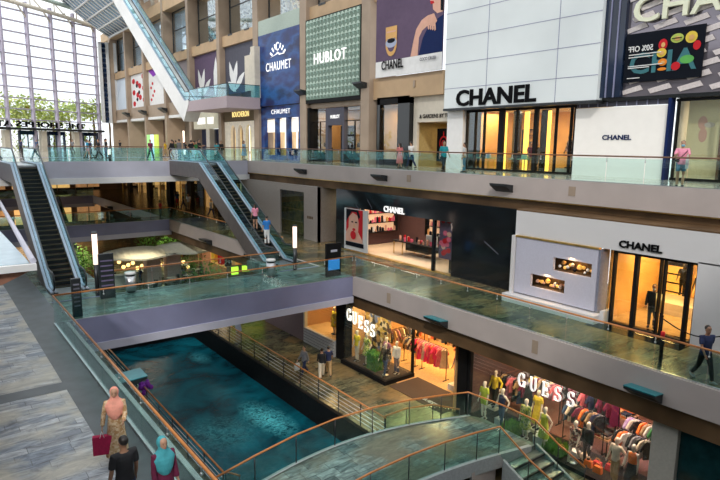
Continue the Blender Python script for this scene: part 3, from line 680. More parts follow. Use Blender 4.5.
# barrel roof ribs over the atrium
rb = empty('roof_vault', (0, 60, 24)); tag(rb, 'arched steel roof ribs with purlins over the atrium', 'roof')
def vault(t): # t 0 at right wall head .. 1 left
    a = math.pi * t; return Vector((6.5 + 21 * math.cos(a), 0, 19.8 + 11 * math.sin(a)))
VR = M['cream']
for k in range(14):
    y = -4 + 8.72 * k
    if y > 104: continue
    part('rib', MB().tube([vault(t / 20) + Vector((0, y, 0)) for t in range(21)], .28, 6), cloth('pale_roof_steel', (.62, .60, .56)), rb)
for k in range(1, 20):
    part('purlin', MB().tube([vault(k / 20) + Vector((0, -6, 0)), vault(k / 20) + Vector((0, 100, 0))], .13, 5), cloth('pale_roof_steel', (.62, .60, .56)), rb)
# opaque bands added to the vault to limit the daylight
part('added_shade_band', MB(), 'offwhite', rb) if False else None
for (t0, t1, yy0, yy1) in ((.02, .10, -6, 100), (.30, .42, -6, 60), (.62, .74, -6, 60), (.86, .99, -6, 100)):
    m = MB(); a, b_ = vault(t0), vault(t1); m.prism([(a.x, yy0, a.z + .35), (b_.x, yy0, b_.z + .35), (b_.x, yy0, b_.z + .45), (a.x, yy0, a.z + .45)], (0, yy1 - yy0, 0)); part('roof_shade_band', m, 'offwhite', rb)
# lattice skylight at the head of the right wall
sk = empty('window_21', (27, 62, 20)); sk['kind'] = 'structure'; sk['label'] = 'sloping skylight of white grid bars over dark blue glass'
S0 = aty(36, -12, 75.0); 
def sky(u, v):      # u 0..1 along Y from near to far, v 0..1 down towards the right wall
    return Vector((20.0 + 6.8 * v, 87 + 16.5 * u, 23.2 - 5.6 * v + .9 * v * v))
m = MB()
for i in range(6):
    for j in range(4): m.quad(sky(i / 6, j / 4), sky((i + 1) / 6, j / 4), sky((i + 1) / 6, (j + 1) / 4), sky(i / 6, (j + 1) / 4))
part('pane', m, cloth('sky_blue_pane', (.30, .42, .56)), sk)
for i in range(30): part('louvre', MB().tube([sky((i + .5) / 30, .02), sky((i + .5) / 30, .98)], .09, 4), 'navy', sk)
for i in range(13): part('bar', MB().tube([sky(i / 12, j / 4) + Vector((0, 0, -.1)) for j in range(5)], .10 if i % 2 else .16, 5), 'white', sk)
for j in range(5): part('bar', MB().tube([sky(i / 6, j / 4) + Vector((0, 0, -.15)) for i in range(7)], .16, 5), 'white', sk)
# louvred tower at the corner
tw = empty('louvre_tower', (25.6, 104, 0)); tag(tw, 'slim louvred tower of dark blue slats between pale posts at the far corner', 'tower')
for dx in (0, 1.1, 2.3): part('post', MB().box((25.0 + dx, 103.4, 4.6), (25.45 + dx, 104, 17.5)), 'offwhite', tw)
for k in range(16): part('slat', MB().box((25.4, 103.6, 5 + k * .78), (26.1, 103.8, 5.5 + k * .78)), 'navy', tw)
part('back_panel', MB().box((25.4, 103.9, 4.6), (26.2, 103.98, 17.5)), cloth('slate_blue_panel', (.12, .16, .25)), tw)
part('side_panel', MB().box((26.5, 103.6, 4.6), (27.6, 104, 17.5)), 'column', tw)
# outside: ground, palms
sbox('ground', (-90, 80, -.3), (60, 240, -.12), cloth('pale_plaza_ground', (.5, .48, .44)))
def tree(x, y, h, cr, label, seed):
    rnd = random.Random(seed); r = empty('tree', (x, y, -.12), 0, label, 'tree', 'trees outside the far glazing')
    MB().tube([(0, 0, 0), (.1, 0, h * .5), (0, .1, h * .85)], [.28, .2, .12], 8).build('trunk', 'trunk', r)
    m = MB()
    for i in range(420):
        a = rnd.random() * 6.283; b_ = math.acos(rnd.uniform(-.5, 1)); q = cr * rnd.random() ** .4
        c = Vector((math.cos(a) * math.sin(b_) * q * 1.15, math.sin(a) * math.sin(b_) * q, h * .82 + math.cos(b_) * q * .9))
        d = Vector((rnd.uniform(-1, 1), rnd.uniform(-1, 1), rnd.uniform(-.7, .3))).normalized() * rnd.uniform(.5, .95); e_ = d.cross(Vector((rnd.uniform(-1, 1), rnd.uniform(-1, 1), 1))).normalized() * .22
        m.quad(c, c + d * .5 + e_, c + d, c + d * .5 - e_)
    m.build('crown', 'palm', r)
tl = ['bushy tree behind the second glass bay from the left', 'yellow-green tree behind the leftmost glass bay', 'tree behind the third glass bay, lowest of the row', 'tree behind the gap beside the fourth mullion', 'tree at the right end of the far glazing', 'small tree between the two tallest beyond the glass', 'reddish-trunk tree at the frame edge beyond the glass']
for i, (px, top, cr) in enumerate(((31, 98, 3.3), (4, 97, 3.4), (68, 102, 2.9), (92, 101, 3.0), (108, 104, 2.6), (52, 109, 2.2), (17, 104, 2.8))):
    p = aty(px, top, 112 + (i % 3) * 3); tree(p.x, p.y, p.z * .95, cr * 1.02, tl[i], i)
hd = MB()
rr_ = random.Random(3)
for i in range(1500):
    u = rr_.random() * 52 - 4; c = GA + G(u, rr_.uniform(0, 4.2), -rr_.uniform(4, 5)); d = Vector((rr_.uniform(-1, 1), rr_.uniform(-1, 1), rr_.uniform(-1, 1))).normalized() * .7; e_ = d.cross(Vector((0, 0, 1))) * .35
    hd.quad(c, c + d * .5 + e_, c + d, c + d * .5 - e_)
tag(hd.build('hedge', 'palm'), 'long clipped hedge outside beyond the far doors', 'hedge', kind='stuff')
# unseen walls and floors on the left and behind, added to shade the lower levels
sbox('wall_left', (-14.2, -12, LOW), (-14, 60, 12), 'offwhite')  # added unseen wall, blocks light
sbox('wall_behind_blocker', (-14, -12.2, LOW), (34, -12, 18), 'offwhite')
slab('floor', -14, -1.2, -12, 45, UP, 1.0, 'marble')  # added unseen slab, blocks light
slab('floor', -1.2, 22.3, -12, -1.5, UP, 1.0, 'marble')  # added unseen slab, blocks light
# ================================================================== railings
railing((XU + .02, 6.5), (XU + .02, YB0 - .6), UP, 'long glass railing with brown handrail along the upper gallery', 24, 'glass', rail_mat='wood')
railing((XM + .02, 5.0), (XM + .02, 23.6), UP + MID, 'glass railing along the middle gallery in front of the two black and white shop fronts', 12, 'glass_dark')
railing((XM + .02, 31.2), (XM + .02, 51.4), MID, 'glass railing of the middle gallery beyond the central escalator', 12, 'glass_dark')
railing((3.65, 23.72), (XM - .1, 23.72), MID, 'near glass railing of the middle bridge above the canal', 8, 'glass')
railing((6.6, 26.95), (15.1, 26.95), MID, 'far glass railing of the middle bridge facing the lower food court', 5, 'glass')
railing((3.6, 4.0), (3.6, 23.7), MID, 'glass railing with bright orange handrail beside the two women in headscarves', 11, 'glass_dark')
railing((7.2, YB0 + .02), (15.1, YB0 + .02), UP, 'glass railing of the upper bridge between the two escalators', 6, 'glass_cyan', rail_mat='wood')
railing((18.6, YB0 + .02), (XU, YB0 + .02), UP, 'short glass railing of the upper bridge right of the central escalator', 3, 'glass', rail_mat='wood')
railing((-2, YB0 + .02), (3.7, YB0 + .02), UP, 'glass railing of the upper bridge left of the left escalator', 4, 'glass_cyan', rail_mat='wood')
railing((-3, 51.5), (XM, 51.5), MID, 'glass railing of the back bridge under the upper bridge', 12, 'glass_cyan')
railing((-3, 80), (XM, 80), MID, 'glass railing of the farthest middle-level bridge', 10, 'glass_cyan')
railing((6.6, 27.1), (6.6, 29.0), MID, 'short glass railing beside the slim dark directory board', 2, 'glass')
bar_railing((14.55, 17.2), (14.55, 37.5), LOW, 'steel bar railing with orange handrail on the shop side of the canal', 12)
bar_railing((7.45, 17.4), (7.45, 37.5), LOW, 'steel bar railing with orange handrail on the dark left bank of the canal', 12)
# ================================================================== escalators
escalator((5.05, 29.6, MID), 'long dark-stepped escalator at the left rising to the upper bridge', top=YB0 - 29.6 - 5.4 / math.tan(R_(30)) + .1, rz=0, side='truss')
escalator((16.35, 29.7, MID), 'central escalator carrying two riders up to the bridge', top=YB0 - 29.7 - 5.4 / math.tan(R_(30)) + .1, rz=0, side='truss')
escalator((24.2, 62.2, 5.85), 'high escalator with a broad pale side climbing from the corner balcony', H=17, top=1.5, rz=0, side='white', soffit='offwhite', th=2.2, steps=False, ang=34)
escalator((11.2, 60, LOW), 'distant escalator rising from the food court under the back bridge', rz=0)
# ================================================================== pictures on walls that face the atrium
def ell(cx, cy, rx, ry, n=16, a0=0): return [(cx + rx * math.cos(6.2832 * k / n + a0), cy + ry * math.sin(6.2832 * k / n + a0)) for k in range(n)]
def picture(name, X, Y0, Z0, shapes, label, cat, parent=None, base=.06, group=None):
    """printed sheet: shapes = [(polygon in (u, v), material)]; the first is the board"""
    mats = []; mb = MB()
    for k, (poly, mt) in enumerate(shapes):
        if mt not in mats: mats.append(mt)
        mb.cur = mats.index(mt)
        th = base if k == 0 else .004; x = X if k == 0 else X - .004 * k
        mb.prism([(x + (th if k == 0 else 0), Y0 - u, Z0 + v) for u, v in poly], (-th, 0, 0))
    if parent is None: return tag(mb.build(name, mats, None, loc=(X, Y0, Z0)), label, cat, group)
    return part(name, mb, mats, parent)
def rect(u0, v0, u1, v1): return [(u0, v0), (u1, v0), (u1, v1), (u0, v1)]
def col(n, c, e=0):
    if n not in M: M[n] = P(n, c, .6, var=.05, spec=.12, emit=c if e else None, es=e)
    return n
for n, c in dict(p_plum=(.13, .09, .15), p_skin=(.72, .42, .32), p_gold=(.72, .42, .16), p_red=(.55, .02, .03), p_dark=(.004, .006, .012), p_white=(.8, .8, .8), p_navy=(.008, .02, .09), p_blue=(.012, .06, .30), p_grey=(.10, .10, .13), p_orange=(.8, .25, .03), p_green=(.12, .42, .10), p_yellow=(.75, .55, .08), p_lime=(.45, .55, .12), p_pink=(.75, .15, .25), p_purple=(.28, .05, .5), p_silver=(.4, .45, .6)).items(): col(n, c)
# ---- the big white box with black letters
bx = empty('white_sign_box', (26.9, 26.7, 3.72), 0, 'huge white panelled box above the golden shop windows with big black letters', 'sign')
part('panel', MB().box((26.9, 16.25, 3.75), (29, 26.7, 14)), P('pale_backlit_panel', (.62, .66, .67), .4, var=.05, scale=.3, emit=(.8, .88, .9), es=.12), bx)
part('bottom_edge', MB().box((26.86, 16.2, 3.62), (29, 26.74, 3.76)), 'darkmetal', bx)
for k in range(7): part('seam', MB().box((26.885, 16.25, 4.95 + 1.5 * k), (26.9, 26.7, 4.98 + 1.5 * k)), 'lilac', bx)
for y in (18.6, 23.3): part('seam', MB().box((26.885, y, 3.76), (26.9, y + .03, 14)), 'lilac', bx)
lettering('CHANEL', (26.88, 25.62, 3.84), .98, 'letters_k', bx, width=5.85, depth=.12, bold=.03)
struct('wall_navy', MB().box((27.15, 15.2, 3.86), (28.5, 16.25, 14)), 'navy')
for y in (15.5, 15.9): struct('trim_7', MB().box((27.1, y, 3.86), (27.15, y + .06, 14)), 'lilac')
# ---- glossy stone and glass wall with the dark poster
M['mauve'] = P('glossy_mauve_cladding', (.20, .18, .21), .07, metal=.5, var=.1, scale=.5)
struct('wall_mauve', MB().box((27.4, 3, 3.86), (28.5, 15.2, 14)), 'mauve')
sl = cloth('pale_reflection_slats', (.66, .60, .60))  # pale roof reflections in the glass, built as solid slats
so_ = empty('reflection_slats', (27.3, 15, 4)); tag(so_, 'slanting pale reflections built as slats around the dark poster', 'reflection')
for k in range(13):
    for j in range(8):
        y = 15.15 - j * 1.32 - (k % 3) * .3; z = 3.95 + .47 * k
        m = MB(); m.prism([(27.38, y, z), (27.38, y - .95, z + .20), (27.38, y - .8, z + .42), (27.38, min(15.19, y + .14), z + .2)], (-.04, 0, 0)); part('slat', m, sl, so_)
poster = [(rect(0, 0, 3.5, 2.2), 'p_dark')]
cc = [((2.35, 1.75), .28, .2, 'p_lime'), ((2.95, 1.72), .25, .25, 'p_yellow'), ((1.75, 1.55), .2, .25, 'p_red'), ((1.72, 1.2), .22, .2, 'p_yellow'), ((1.8, .78), .2, .16, 'p_orange'), ((1.8, .48), .2, .07, 'p_orange'), ((2.85, .8), .3, .18, 'p_green'), ((3.22, 1.35), .16, .2, 'p_red'), ((2.4, .55), .2, .18, 'p_red')]
for (c, rx, ry, mt) in cc: poster.append((ell(c[0], c[1], rx, ry), mt))
for (c, rx, ry, mt) in cc[:5]: poster.append((ell(c[0] + .03, c[1] - .02, rx * .45, ry * .45), 'p_gold'))
poster.append((rect(2.15, 1.73, 2.58, 1.77), 'p_dark'))
po = empty('poster', (27.28, 15.1, 4.5), 0, 'dark poster with a ring of bright round ornaments and reversed 50% OFF lettering', 'poster')
picture('board', 27.2, 15.12, 4.5, poster, '', '', po)
lettering('50% OFF', (27.12, 14.93, 5.86), .26, 'white', po, width=1.15, depth=.02, mirror=True)
for k, (v, w_) in enumerate(((5.72, 1.5), (5.6, 1.15), (5.2, 1.6), (5.12, 1.0), (4.66, .6))): part('small_print', MB().box((27.13, 14.9 - w_, v), (27.16, 14.9, v + .035)), 'p_white', po)
lettering('CHA', (27.193, 14.85, 4.85), .95, 'letters_reflected', po, width=3.0, depth=.02, bold=.02)  # dim image of the cream sign in the glass, built as teal letters
lettering('NADO', (27.11, 12.95, 5.62), .22, 'p_silver', po, width=.9, depth=.02, bold=0, mirror=True) if False else None
bl = empty('large_letter_sign', (27.3, 14.85, 7.18), 0, 'pale cream letters CHANEL high on the glossy wall, cut by the frame', 'sign')
lettering('CHANEL', (27.2, 14.85, 7.15), 1.15, 'letters_c', bl, width=7.0, depth=.15, bold=.01)
# ---- white hoarding and what frames it
hb = empty('white_hoarding', (27.5, 17.7, 0), 0, 'blank white hoarding behind the upper railing with small navy letters', 'hoarding')
part('panel', MB().box((27.5, 12.98, 0), (27.7, 17.7, 3.42)), P('white_hoarding_glow', (.82, .80, .77), .5, var=.02, emit=(1, .97, .93), es=.08), hb)  # faint glow put into the paint to lift the board
lettering('CHANEL', (27.47, 16.12, 1.82), .25, 'p_navy', hb, width=1.5, depth=.02, bold=.03)
gr = empty('ribbed_band', (27.55, 17.7, 3.46), 0, 'dark grey ribbed band above the white hoarding', 'trim')
part('band', MB().box((27.55, 12.98, 3.46), (27.8, 17.7, 3.70)), 'p_grey', gr)
for k in range(10): part('rib', MB().box((27.5, 13.0 + k * .5, 3.46), (27.55, 13.04 + k * .5, 3.70)), 'lilac', gr)
struct('trim_8', MB().box((27.35, 12.84, 0), (27.8, 12.97, 3.7)), 'p_navy')
# ================================================================== upper shops
def front(name, label, X, y0, y1, z0, z1, posts, mat='matblack', glassmat='clear', top=.12, bot=.12, tw=.10, mull=None, glassit=True):
    """shop front: frame of posts and rails with its glass; y0 < y1"""
    r = empty(name, (X, y0, z0), 0, label, 'shop front')
    part('head_rail', MB().box((X - .06, y0, z1 - top), (X + .1, y1, z1)), mat, r)
    part('bottom_rail', MB().box((X - .06, y0, z0), (X + .1, y1, z0 + bot)), mat, r)
    for p in posts:
        y, w = p if isinstance(p, tuple) else (p, tw)
        part('post', MB().box((X - .08, y - w / 2, z0), (X + .12, y + w / 2, z1)), mat, r)
    if glassit: part('glass_pane', MB().box((X, y0, z0 + bot), (X + .015, y1, z1 - top)), glassmat, r)
    return r
# golden fashion shop
M['goldwall'] = P('honey_wall', (.62, .36, .12), .5, var=.2, scale=.7)
M['honeyfloor'] = P('honey_floor', (.40, .27, .12), .25, var=.15)
room(27.75, 33, 17.75, 25.4, 0, 3.65, 'goldwall', 'honeyfloor', 'cream')
front('shop_front', 'tall golden shop windows with black posts under the huge white box', 27.6, 17.72, 25.35, 0, 3.62, [25.3, 24.6, 23.9, (22.6, .35), 21.5, (20.2, .22), 18.9, 18.0, 17.78], tw=.07)
struct('column', MB().box((27.3, 25.4, 0), (29, 26.75, 3.7)), 'white')
for i, (y, w, mt) in enumerate(((22.95, .5, 'black'), (20.9, .55, 'black'), (18.6, .4, 'black'))): tag(MB().box((29.4, y - w / 2, 0), (29.6, y + w / 2, 3.6)).build('black_panel', mt), 'tall black panel inside the golden shop, ' + ['beside the first golden light strip', 'in the middle of the windows', 'behind the dressed figure at the right window'][i], 'panel', 'black panels in the golden shop')
ls = P('golden_light_strip', (1, .6, .1), .5, var=0, emit=(1, .55, .08), es=2.2)
for i, (y, w) in enumerate(((23.6, .45), (21.9, .3), (20.35, .18))): tag(MB().box((29.0, y - w / 2, .012), (29.1, y + w / 2, 3.5)).build('light_strip', ls), ['broad golden light strip in the left half of the golden shop', 'narrower golden light strip left of the widest post', 'slim golden light strip near the two visitors in the golden shop'][i], 'light')
def table(name, label, x0, x1, y0, y1, z, h, top, leg, cat='table', group=None):
    r = empty(name, ((x0 + x1) / 2, (y0 + y1) / 2, z), 0, label, cat, group)
    part('tabletop', MB().box((x0, y0, z + h - .05), (x1, y1, z + h)), top, r)
    for x in (x0 + .05, x1 - .05):
        for y in (y0 + .05, y1 - .05): part('leg', MB().box((x - .02, y - .02, z + .01), (x + .02, y + .02, z + h - .05)), leg, r)
    return r
table('display_table', 'low display table with green top in the golden shop left window', 28.1, 28.8, 23.9, 25.0, 0, .75, cloth('mint_top', (.25, .5, .35)), 'gold')
table('display_table', 'low display table with green top right of the first black panel', 28.1, 28.8, 21.2, 22.4, 0, .75, 'mint_top', 'gold')
def handbag(x, y, z, mat, label, group=None):
    r = empty('handbag', (x, y, z), 0, label, 'bag', group)
    MB().prism([(-.1, -.17, 0), (-.1, .17, 0), (-.07, .14, .24), (-.07, -.14, .24)], (.16, 0, 0)).build('bag_body', mat, r)
    MB().tube([(0, -.09, .23), (0, -.07, .36), (0, .07, .36), (0, .09, .23)], .012, 6).build('handle', 'gold', r)
for i, (y, c) in enumerate(((24.6, 'black'), (24.2, 'p_silver'), (21.9, 'black'), (21.5, cloth('mint_bag', (.3, .6, .45))))): handbag(28.45, y, .75, c, ['black bag at the left on the first mint table', 'silver bag at the right on the first mint table', 'black bag at the left on the second mint table', 'mint bag at the right on the second mint table'][i])
sh = empty('wall_shelf', (32.9, 24.4, 1.6), 0, 'dark framed shelf unit behind the leftmost golden window', 'shelf')
part('frame', MB().box((32.6, 23.9, .9), (32.98, 23.95, 2.6)).box((32.6, 24.9, .9), (32.98, 24.95, 2.6)).box((32.6, 23.9, 2.55), (32.98, 24.95, 2.6)), 'matblack', sh)
for z in (1.2, 1.75, 2.2): part('shelf_board', MB().box((32.6, 23.95, z), (32.98, 24.9, z + .04)), 'matblack', sh)
for k, (x, y) in enumerate(((30.0, 24.5), (30, 22), (30, 19.5))): light_area('shop_lamp', (x, y, 3.55), 1.6, 120)
# right-most upper shop
room(27.8, 33, 4, 12.7, 0, 3.65, 'cream', 'marble', 'cream')
front('shop_front', 'pale yellow shop window with brown timber strips right of the blue post', 27.6, 4, 12.7, 0, 3.66, [12.6, 10.6, 8.8, 6.9], tw=.06)
bk = picture('window_backdrop', 28.4, 12.5, .9, [(rect(0, 0, 1.55, 2.7), cloth('pale_yellow_screen', (.80, .72, .42), .04)), (ell(.65, 1.7, .2, .3), 'p_skin'), (ell(.7, 1.15, .18, .32), 'p_skin'), (ell(.95, 1.6, .22, .12), 'cream')], 'pale yellow window screen with a faint blossom figure', 'display screen')
for k in range(4): tag(MB().box((28.3, 10.55 + k * .14 - .0, 0.02), (28.45, 10.64 + k * .14, 3.5)).build('timber_strip', 'wood'), 'vertical brown timber strip beside the pale yellow screen', 'timber strip', 'brown timber strips in the right upper window')
table('display_table', 'low pale display table at the right edge of the upper level', 28.1, 28.9, 8.9, 10.2, 0, .7, 'mint_top', 'matblack')
light_area('shop_lamp', (30, 11, 3.5), 1.6, 90, (1, .86, .62)); light_area('shop_lamp', (30, 7, 3.5), 1.6, 60, (1, .86, .62))
for z in (1.2, 2.0): tag(MB().box((32.6, 6.5, z), (33, 9.5, z + .05)).build('wall_shelf', 'gold'), 'brass wall shelf at the far right of the upper level, ' + ('lower of two' if z < 1.5 else 'upper of two'), 'shelf')
# cream passage with lettering, dark shop
struct('wall_cream', MB().box((27.7, 26.75, 3.02), (27.9, 30.4, 4.75)).box((27.7, 26.75, 0), (27.9, 26.95, 3.02)).box((27.7, 30.0, 0), (27.9, 30.4, 3.02)), 'cream')
room(27.9, 31.5, 26.8, 30.3, 0, 3.05, cloth('dim_yellow_wall', (.42, .33, .14)), 'honeyfloor', 'cream')
sg = empty('wall_lettering', (27.65, 29.8, 3.2)); tag(sg, 'small dark letters & GARDENS BY THE on the cream wall above the passage', 'sign')
lettering('& GARDENS BY THE', (27.66, 29.75, 3.28), .26, 'letters_k', sg, width=3.0, depth=.02, bold=.01)
pr_ = picture('poster', 29.6, 29.95, .35, [(rect(0, 0, 1.3, 2.3), 'p_dark'), (ell(.65, 1.3, .4, .5), 'p_red'), (ell(.65, 1.3, .3, .38), 'p_dark'), (ell(.65, 1.25, .2, .25), 'p_red'), ([(.6, 1.7), (.7, 1.7), (.68, 2.1), (.62, 2.1)], 'p_red'), (ell(.65, .6, .3, .14), 'p_red')], 'black poster with a red flower shape inside the dim yellow passage', 'poster')
light_area('shop_lamp', (29.8, 28.5, 2.9), 1.2, 40)
def dark_shop(y0, y1, z1, label, gl, seed, nwin=2):
    r = empty('shop_front', (27.5, y0, 0), 0, label, 'shop front')
    part('fascia_band', MB().box((27.35, y0, z1 - .5), (27.75, y1, z1)), 'matblack', r)
    part('plinth', MB().box((27.4, y0, 0), (27.75, y1, .45)), 'matblack', r)
    return r
room(27.9, 31, 30.5, 33.9, 0, 4.4, cloth('amber_wall', (.50, .33, .16)), 'honeyfloor', 'cream')
ds = dark_shop(30.45, 34.0, 4.85, 'black-framed shop with tall lit window beside the cream wall', None, 0)
part('post', MB().box((27.35, 30.45, 0), (27.8, 31.7, 4.85)), 'black', ds); part('post', MB().box((27.35, 33.7, 0), (27.8, 34.05, 4.85)), 'black', ds)
part('glass_pane', MB().box((27.55, 31.7, .45), (27.57, 33.7, 4.35)), 'clear', ds)
light_area('shop_lamp', (29.5, 32.5, 4.2), 1.2, 70)
# beige band and the long jewellery poster over it
jp = empty('billboard', (27.2, 33.9, 6.4), 0, 'plum billboard with gold rings and a resting hand over a white strip reading CHANEL', 'billboard')
bd = [(rect(0, .95, 6.9, 6.3), 'p_plum'), (rect(0, -.05, 6.9, 1.05), 'p_white')]
arm = [(3.75, 1.05), (4.0, 2.0), (4.25, 2.75), (4.75, 3.25), (5.3, 3.45), (5.9, 3.5), (6.2, 3.0), (5.9, 2.7), (5.4, 2.85), (4.85, 2.6), (4.55, 2.2), (4.45, 1.05)]
bd += [([(4.55, 1.05), (4.9, 2.1), (5.5, 2.9), (6.9, 3.3), (6.9, 1.05)], 'p_navy'), (arm, 'p_skin'), ([(5.35, 6.3), (5.45, 5.0), (5.55, 4.6), (5.5, 4.35), (5.75, 4.1), (5.8, 3.75), (6.2, 3.45), (6.9, 3.5), (6.9, 6.3)], 'p_skin'), ([(5.5, 4.32), (5.85, 4.25), (5.9, 4.12), (5.6, 4.1)], 'p_red'), ([(5.4, 5.5), (5.7, 5.55), (5.7, 5.42)], 'p_dark'), ([(6.5, 3.6), (6.9, 3.5), (6.9, 6.3), (6.4, 6.3)], 'p_dark')]
for k in range(4): bd.append(([(5.2 + .22 * k, 3.35), (5.33 + .22 * k, 3.42), (5.55 + .2 * k, 2.62 - .05 * k), (5.42 + .2 * k, 2.55 - .05 * k)], 'p_skin'))
bd += [(ell(1.75, 2.2, .62, .9), 'p_gold'), (ell(1.75, 2.25, .45, .65), 'p_plum'), (rect(1.15, 2.5, 2.35, 3.3), 'p_gold'), (ell(1.75, 2.2, .60, .32), 'p_silver'), (ell(1.75, 2.35, .42, .16), 'p_dark'), (rect(1.25, 2.9, 2.25, 3.0), 'p_skin')]
picture('board', 27.15, 34.0, 6.3, [(rect(0, -.05, 6.75, 6.3), 'p_plum')] + [([(min(u, 6.75), v) for u, v in p], m_) for p, m_ in bd], '', '', jp)
lettering('CHANEL', (27.03, 33.2, 6.72), .62, 'letters_k', jp, width=2.35, depth=.02, bold=.02)
lettering('COCO CRUSH', (27.03, 29.2, 6.95), .2, 'p_grey', jp, width=1.5, depth=.02, bold=0)
tag(MB().box((27.28, 29.9, 5.35), (27.32, 30.1, 5.8)).build('beam_grille', 'column'), 'tiny upright grille in the sand-coloured band under the jewellery billboard', 'vent')
# HUBLOT screen and shop
M['halftone'] = pattern('grey_green_facets', [(.12, .20, .16), (.30, .42, .36), (.48, .60, .53), (.20, .31, .26)], 1.9, 'VORONOI', .5, (1, 1.2, 1.2))
hs = empty('pattern_screen', (27.1, 43.2, 5.0), 0, 'grey-green faceted screen with white HUBLOT letters', 'sign')
part('backing', MB().box((26.95, 35.5, 4.85), (27.5, 43.3, 11.65)), 'matblack', hs)
part('screen', MB().box((26.9, 35.65, 5.15), (26.96, 43.15, 11.55)), P('grey_green_backing', (.16, .24, .19), .5), hs)
fm = MB(); fm.cur = 0; fm2 = MB()
for i in range(15):
    for j in range(13):
        y = 43.1 - i * .5; z = 5.2 + j * .49
        fm.prism([(26.9, y - .02, z + .24), (26.9, y - .25, z + .46), (26.9, y - .46, z + .24)], (-.05, 0, 0)); fm2.prism([(26.9, y - .04, z + .2), (26.9, y - .25, z + .02), (26.9, y - .25, z + .3)], (-.04, 0, 0))
part('facet_pattern', fm, cloth('mint_facets', (.50, .62, .55)), hs); part('facet_pattern', fm2, cloth('sage_facets', (.30, .43, .37)), hs)
lettering('HUBLOT', (26.82, 41.75, 7.95), .85, 'letters_w', hs, width=4.5, depth=.08, bold=.0, spacing=1.2)
sf = empty('shop_front', (27.5, 35.5, 0), 0, 'black shop front with two warm windows and a grey door panel under the faceted screen', 'shop front')
for y0, y1 in ((42.9, 44.3), (35.0, 35.7)): part('pier', MB().box((27.05, y0, 0), (28, y1, 4.5)), 'matblack', sf)
part('door_surround', MB().box((27.3, 40.4, 0), (27.7, 40.75, 4.4)).box((27.3, 38.15, 0), (27.7, 38.4, 4.4)).box((27.3, 38.4, 3.0), (27.7, 40.4, 4.4)), 'p_grey', sf)
part('plinth', MB().box((27.3, 40.75, 0), (27.7, 42.9, .8)).box((27.3, 35.7, 0), (27.7, 38.15, .8)), 'matblack', sf)
part('doorway_back', MB().box((28.6, 38.4, 0), (28.7, 40.4, 3.0)), 'matblack', sf)
lettering('HUBLOT', (27.27, 40.0, 3.55), .28, 'letters_w', sf, width=1.3, depth=.02)
for y0, y1 in ((40.75, 42.9), (35.7, 38.15)):
    part('glass_pane', MB().box((27.5, y0, .8), (27.52, y1, 4.4)), 'clear', sf); part('mullion', MB().box((27.45, y0, 3.3), (27.55, y1, 3.36)).box((27.45, (y0 + y1) / 2 - .03, .8), (27.55, (y0 + y1) / 2 + .03, 3.3)), 'matblack', sf)
room(27.8, 30.5, 35.2, 43.2, 0, 4.45, 'amber_wall', 'honeyfloor', 'cream')
light_area('shop_lamp', (28.8, 42, 4.3), 1.0, 50); light_area('shop_lamp', (28.8, 37, 4.3), 1.0, 60)
for i, (y, c) in enumerate(((42.3, 'p_gold'), (41.5, 'p_dark'), (37.5, 'p_gold'), (36.9, 'p_dark'), (36.2, 'p_gold'))):
    r = empty('display_stand', (28.3, y, .01), 0, ['golden display stand in the left window under the faceted screen', 'dark display stand in the left window under the faceted screen', 'golden display stand nearest the grey door panel', 'dark display stand in the right window under the faceted screen', 'golden display stand at the right end of that black shop front'][i], 'display stand')
    MB().box((-.15, -.15, 0), (.15, .15, 1.2)).build('plinth', c, r); MB().ball((0, 0, 1.42), (.13, .13, .2), 10, 8).build('bust', 'matblack' if i % 2 == 0 else 'cream', r)
# CHAUMET poster and shop
M['bluecloud'] = pattern('deep_blue_print', [(.002, .006, .055), (.004, .022, .15), (.010, .075, .28), (.002, .010, .08)], .55, 'NOISE', .35, (1, .6, 1.4))
cp = empty('poster', (27.1, 51.9, 4.8), 0, 'deep blue poster with white CHAUMET lettering and a tiara emblem', 'poster')
part('sheet', MB().box((27.0, 44.4, 5.0), (27.3, 52.0, 11.55)), 'bluecloud', cp)
part('top_border', MB().box((27.02, 44.4, 11.55), (27.3, 52.1, 12.9)), 'grey_green_steel', cp) if 'grey_green_steel' in M else None
em = MB(); cx0, cz0 = 48.1, 9.35
for k in range(7):
    a = R_(150 - 20 * k); u0, v0 = 1.15 * math.cos(a), 1.05 * math.sin(a); u1, v1 = 1.62 * math.cos(a), 1.5 * math.sin(a)
    if k == 3: continue
    pen(em, [(u0, v0), (u1, v1)], 26.98, cx0, cz0 - .35, .17, .17, .03)
pen(em, arc(0, 1.2, .28, .32, 50, 310), 26.98, cx0, cz0 - .35, .14, .1, .03)
em.prism([(26.98, cx0 + 1.3, cz0), (26.98, cx0 + .3, cz0 + .22), (26.98, cx0, cz0 + .38), (26.98, cx0 - .3, cz0 + .22), (26.98, cx0 - 1.3, cz0 + .12), (26.98, cx0 - .3, cz0 + .08), (26.98, cx0, cz0 + .2)], (-.03, 0, 0))
part('emblem', em, 'letters_w', cp)
lettering('CHAUMET', (26.97, 50.35, 8.12), .78, 'letters_w', cp, width=4.6, depth=.03, bold=0, spacing=1.15)
cs = empty('shop_front', (27.3, 51.8, 0), 0, 'deep blue shop front with three lit display windows below the tiara poster', 'shop front')
part('wall_panel', MB().box((27.2, 44.35, 3.85), (27.6, 51.95, 4.95)).box((27.2, 44.35, 0), (27.6, 51.95, .4)).box((27.2, 51.3, .4), (27.6, 51.95, 3.85)).box((27.2, 48.85, .4), (27.6, 49.2, 3.85)).box((27.2, 46.7, .4), (27.6, 47.1, 3.85)).box((27.2, 44.35, .4), (27.6, 44.9, 3.85)), 'bluecloud', cs)
lettering('CHAUMET', (27.17, 49.8, 4.22), .42, 'letters_w', cs, width=3.5, depth=.02, bold=0, spacing=1.1)
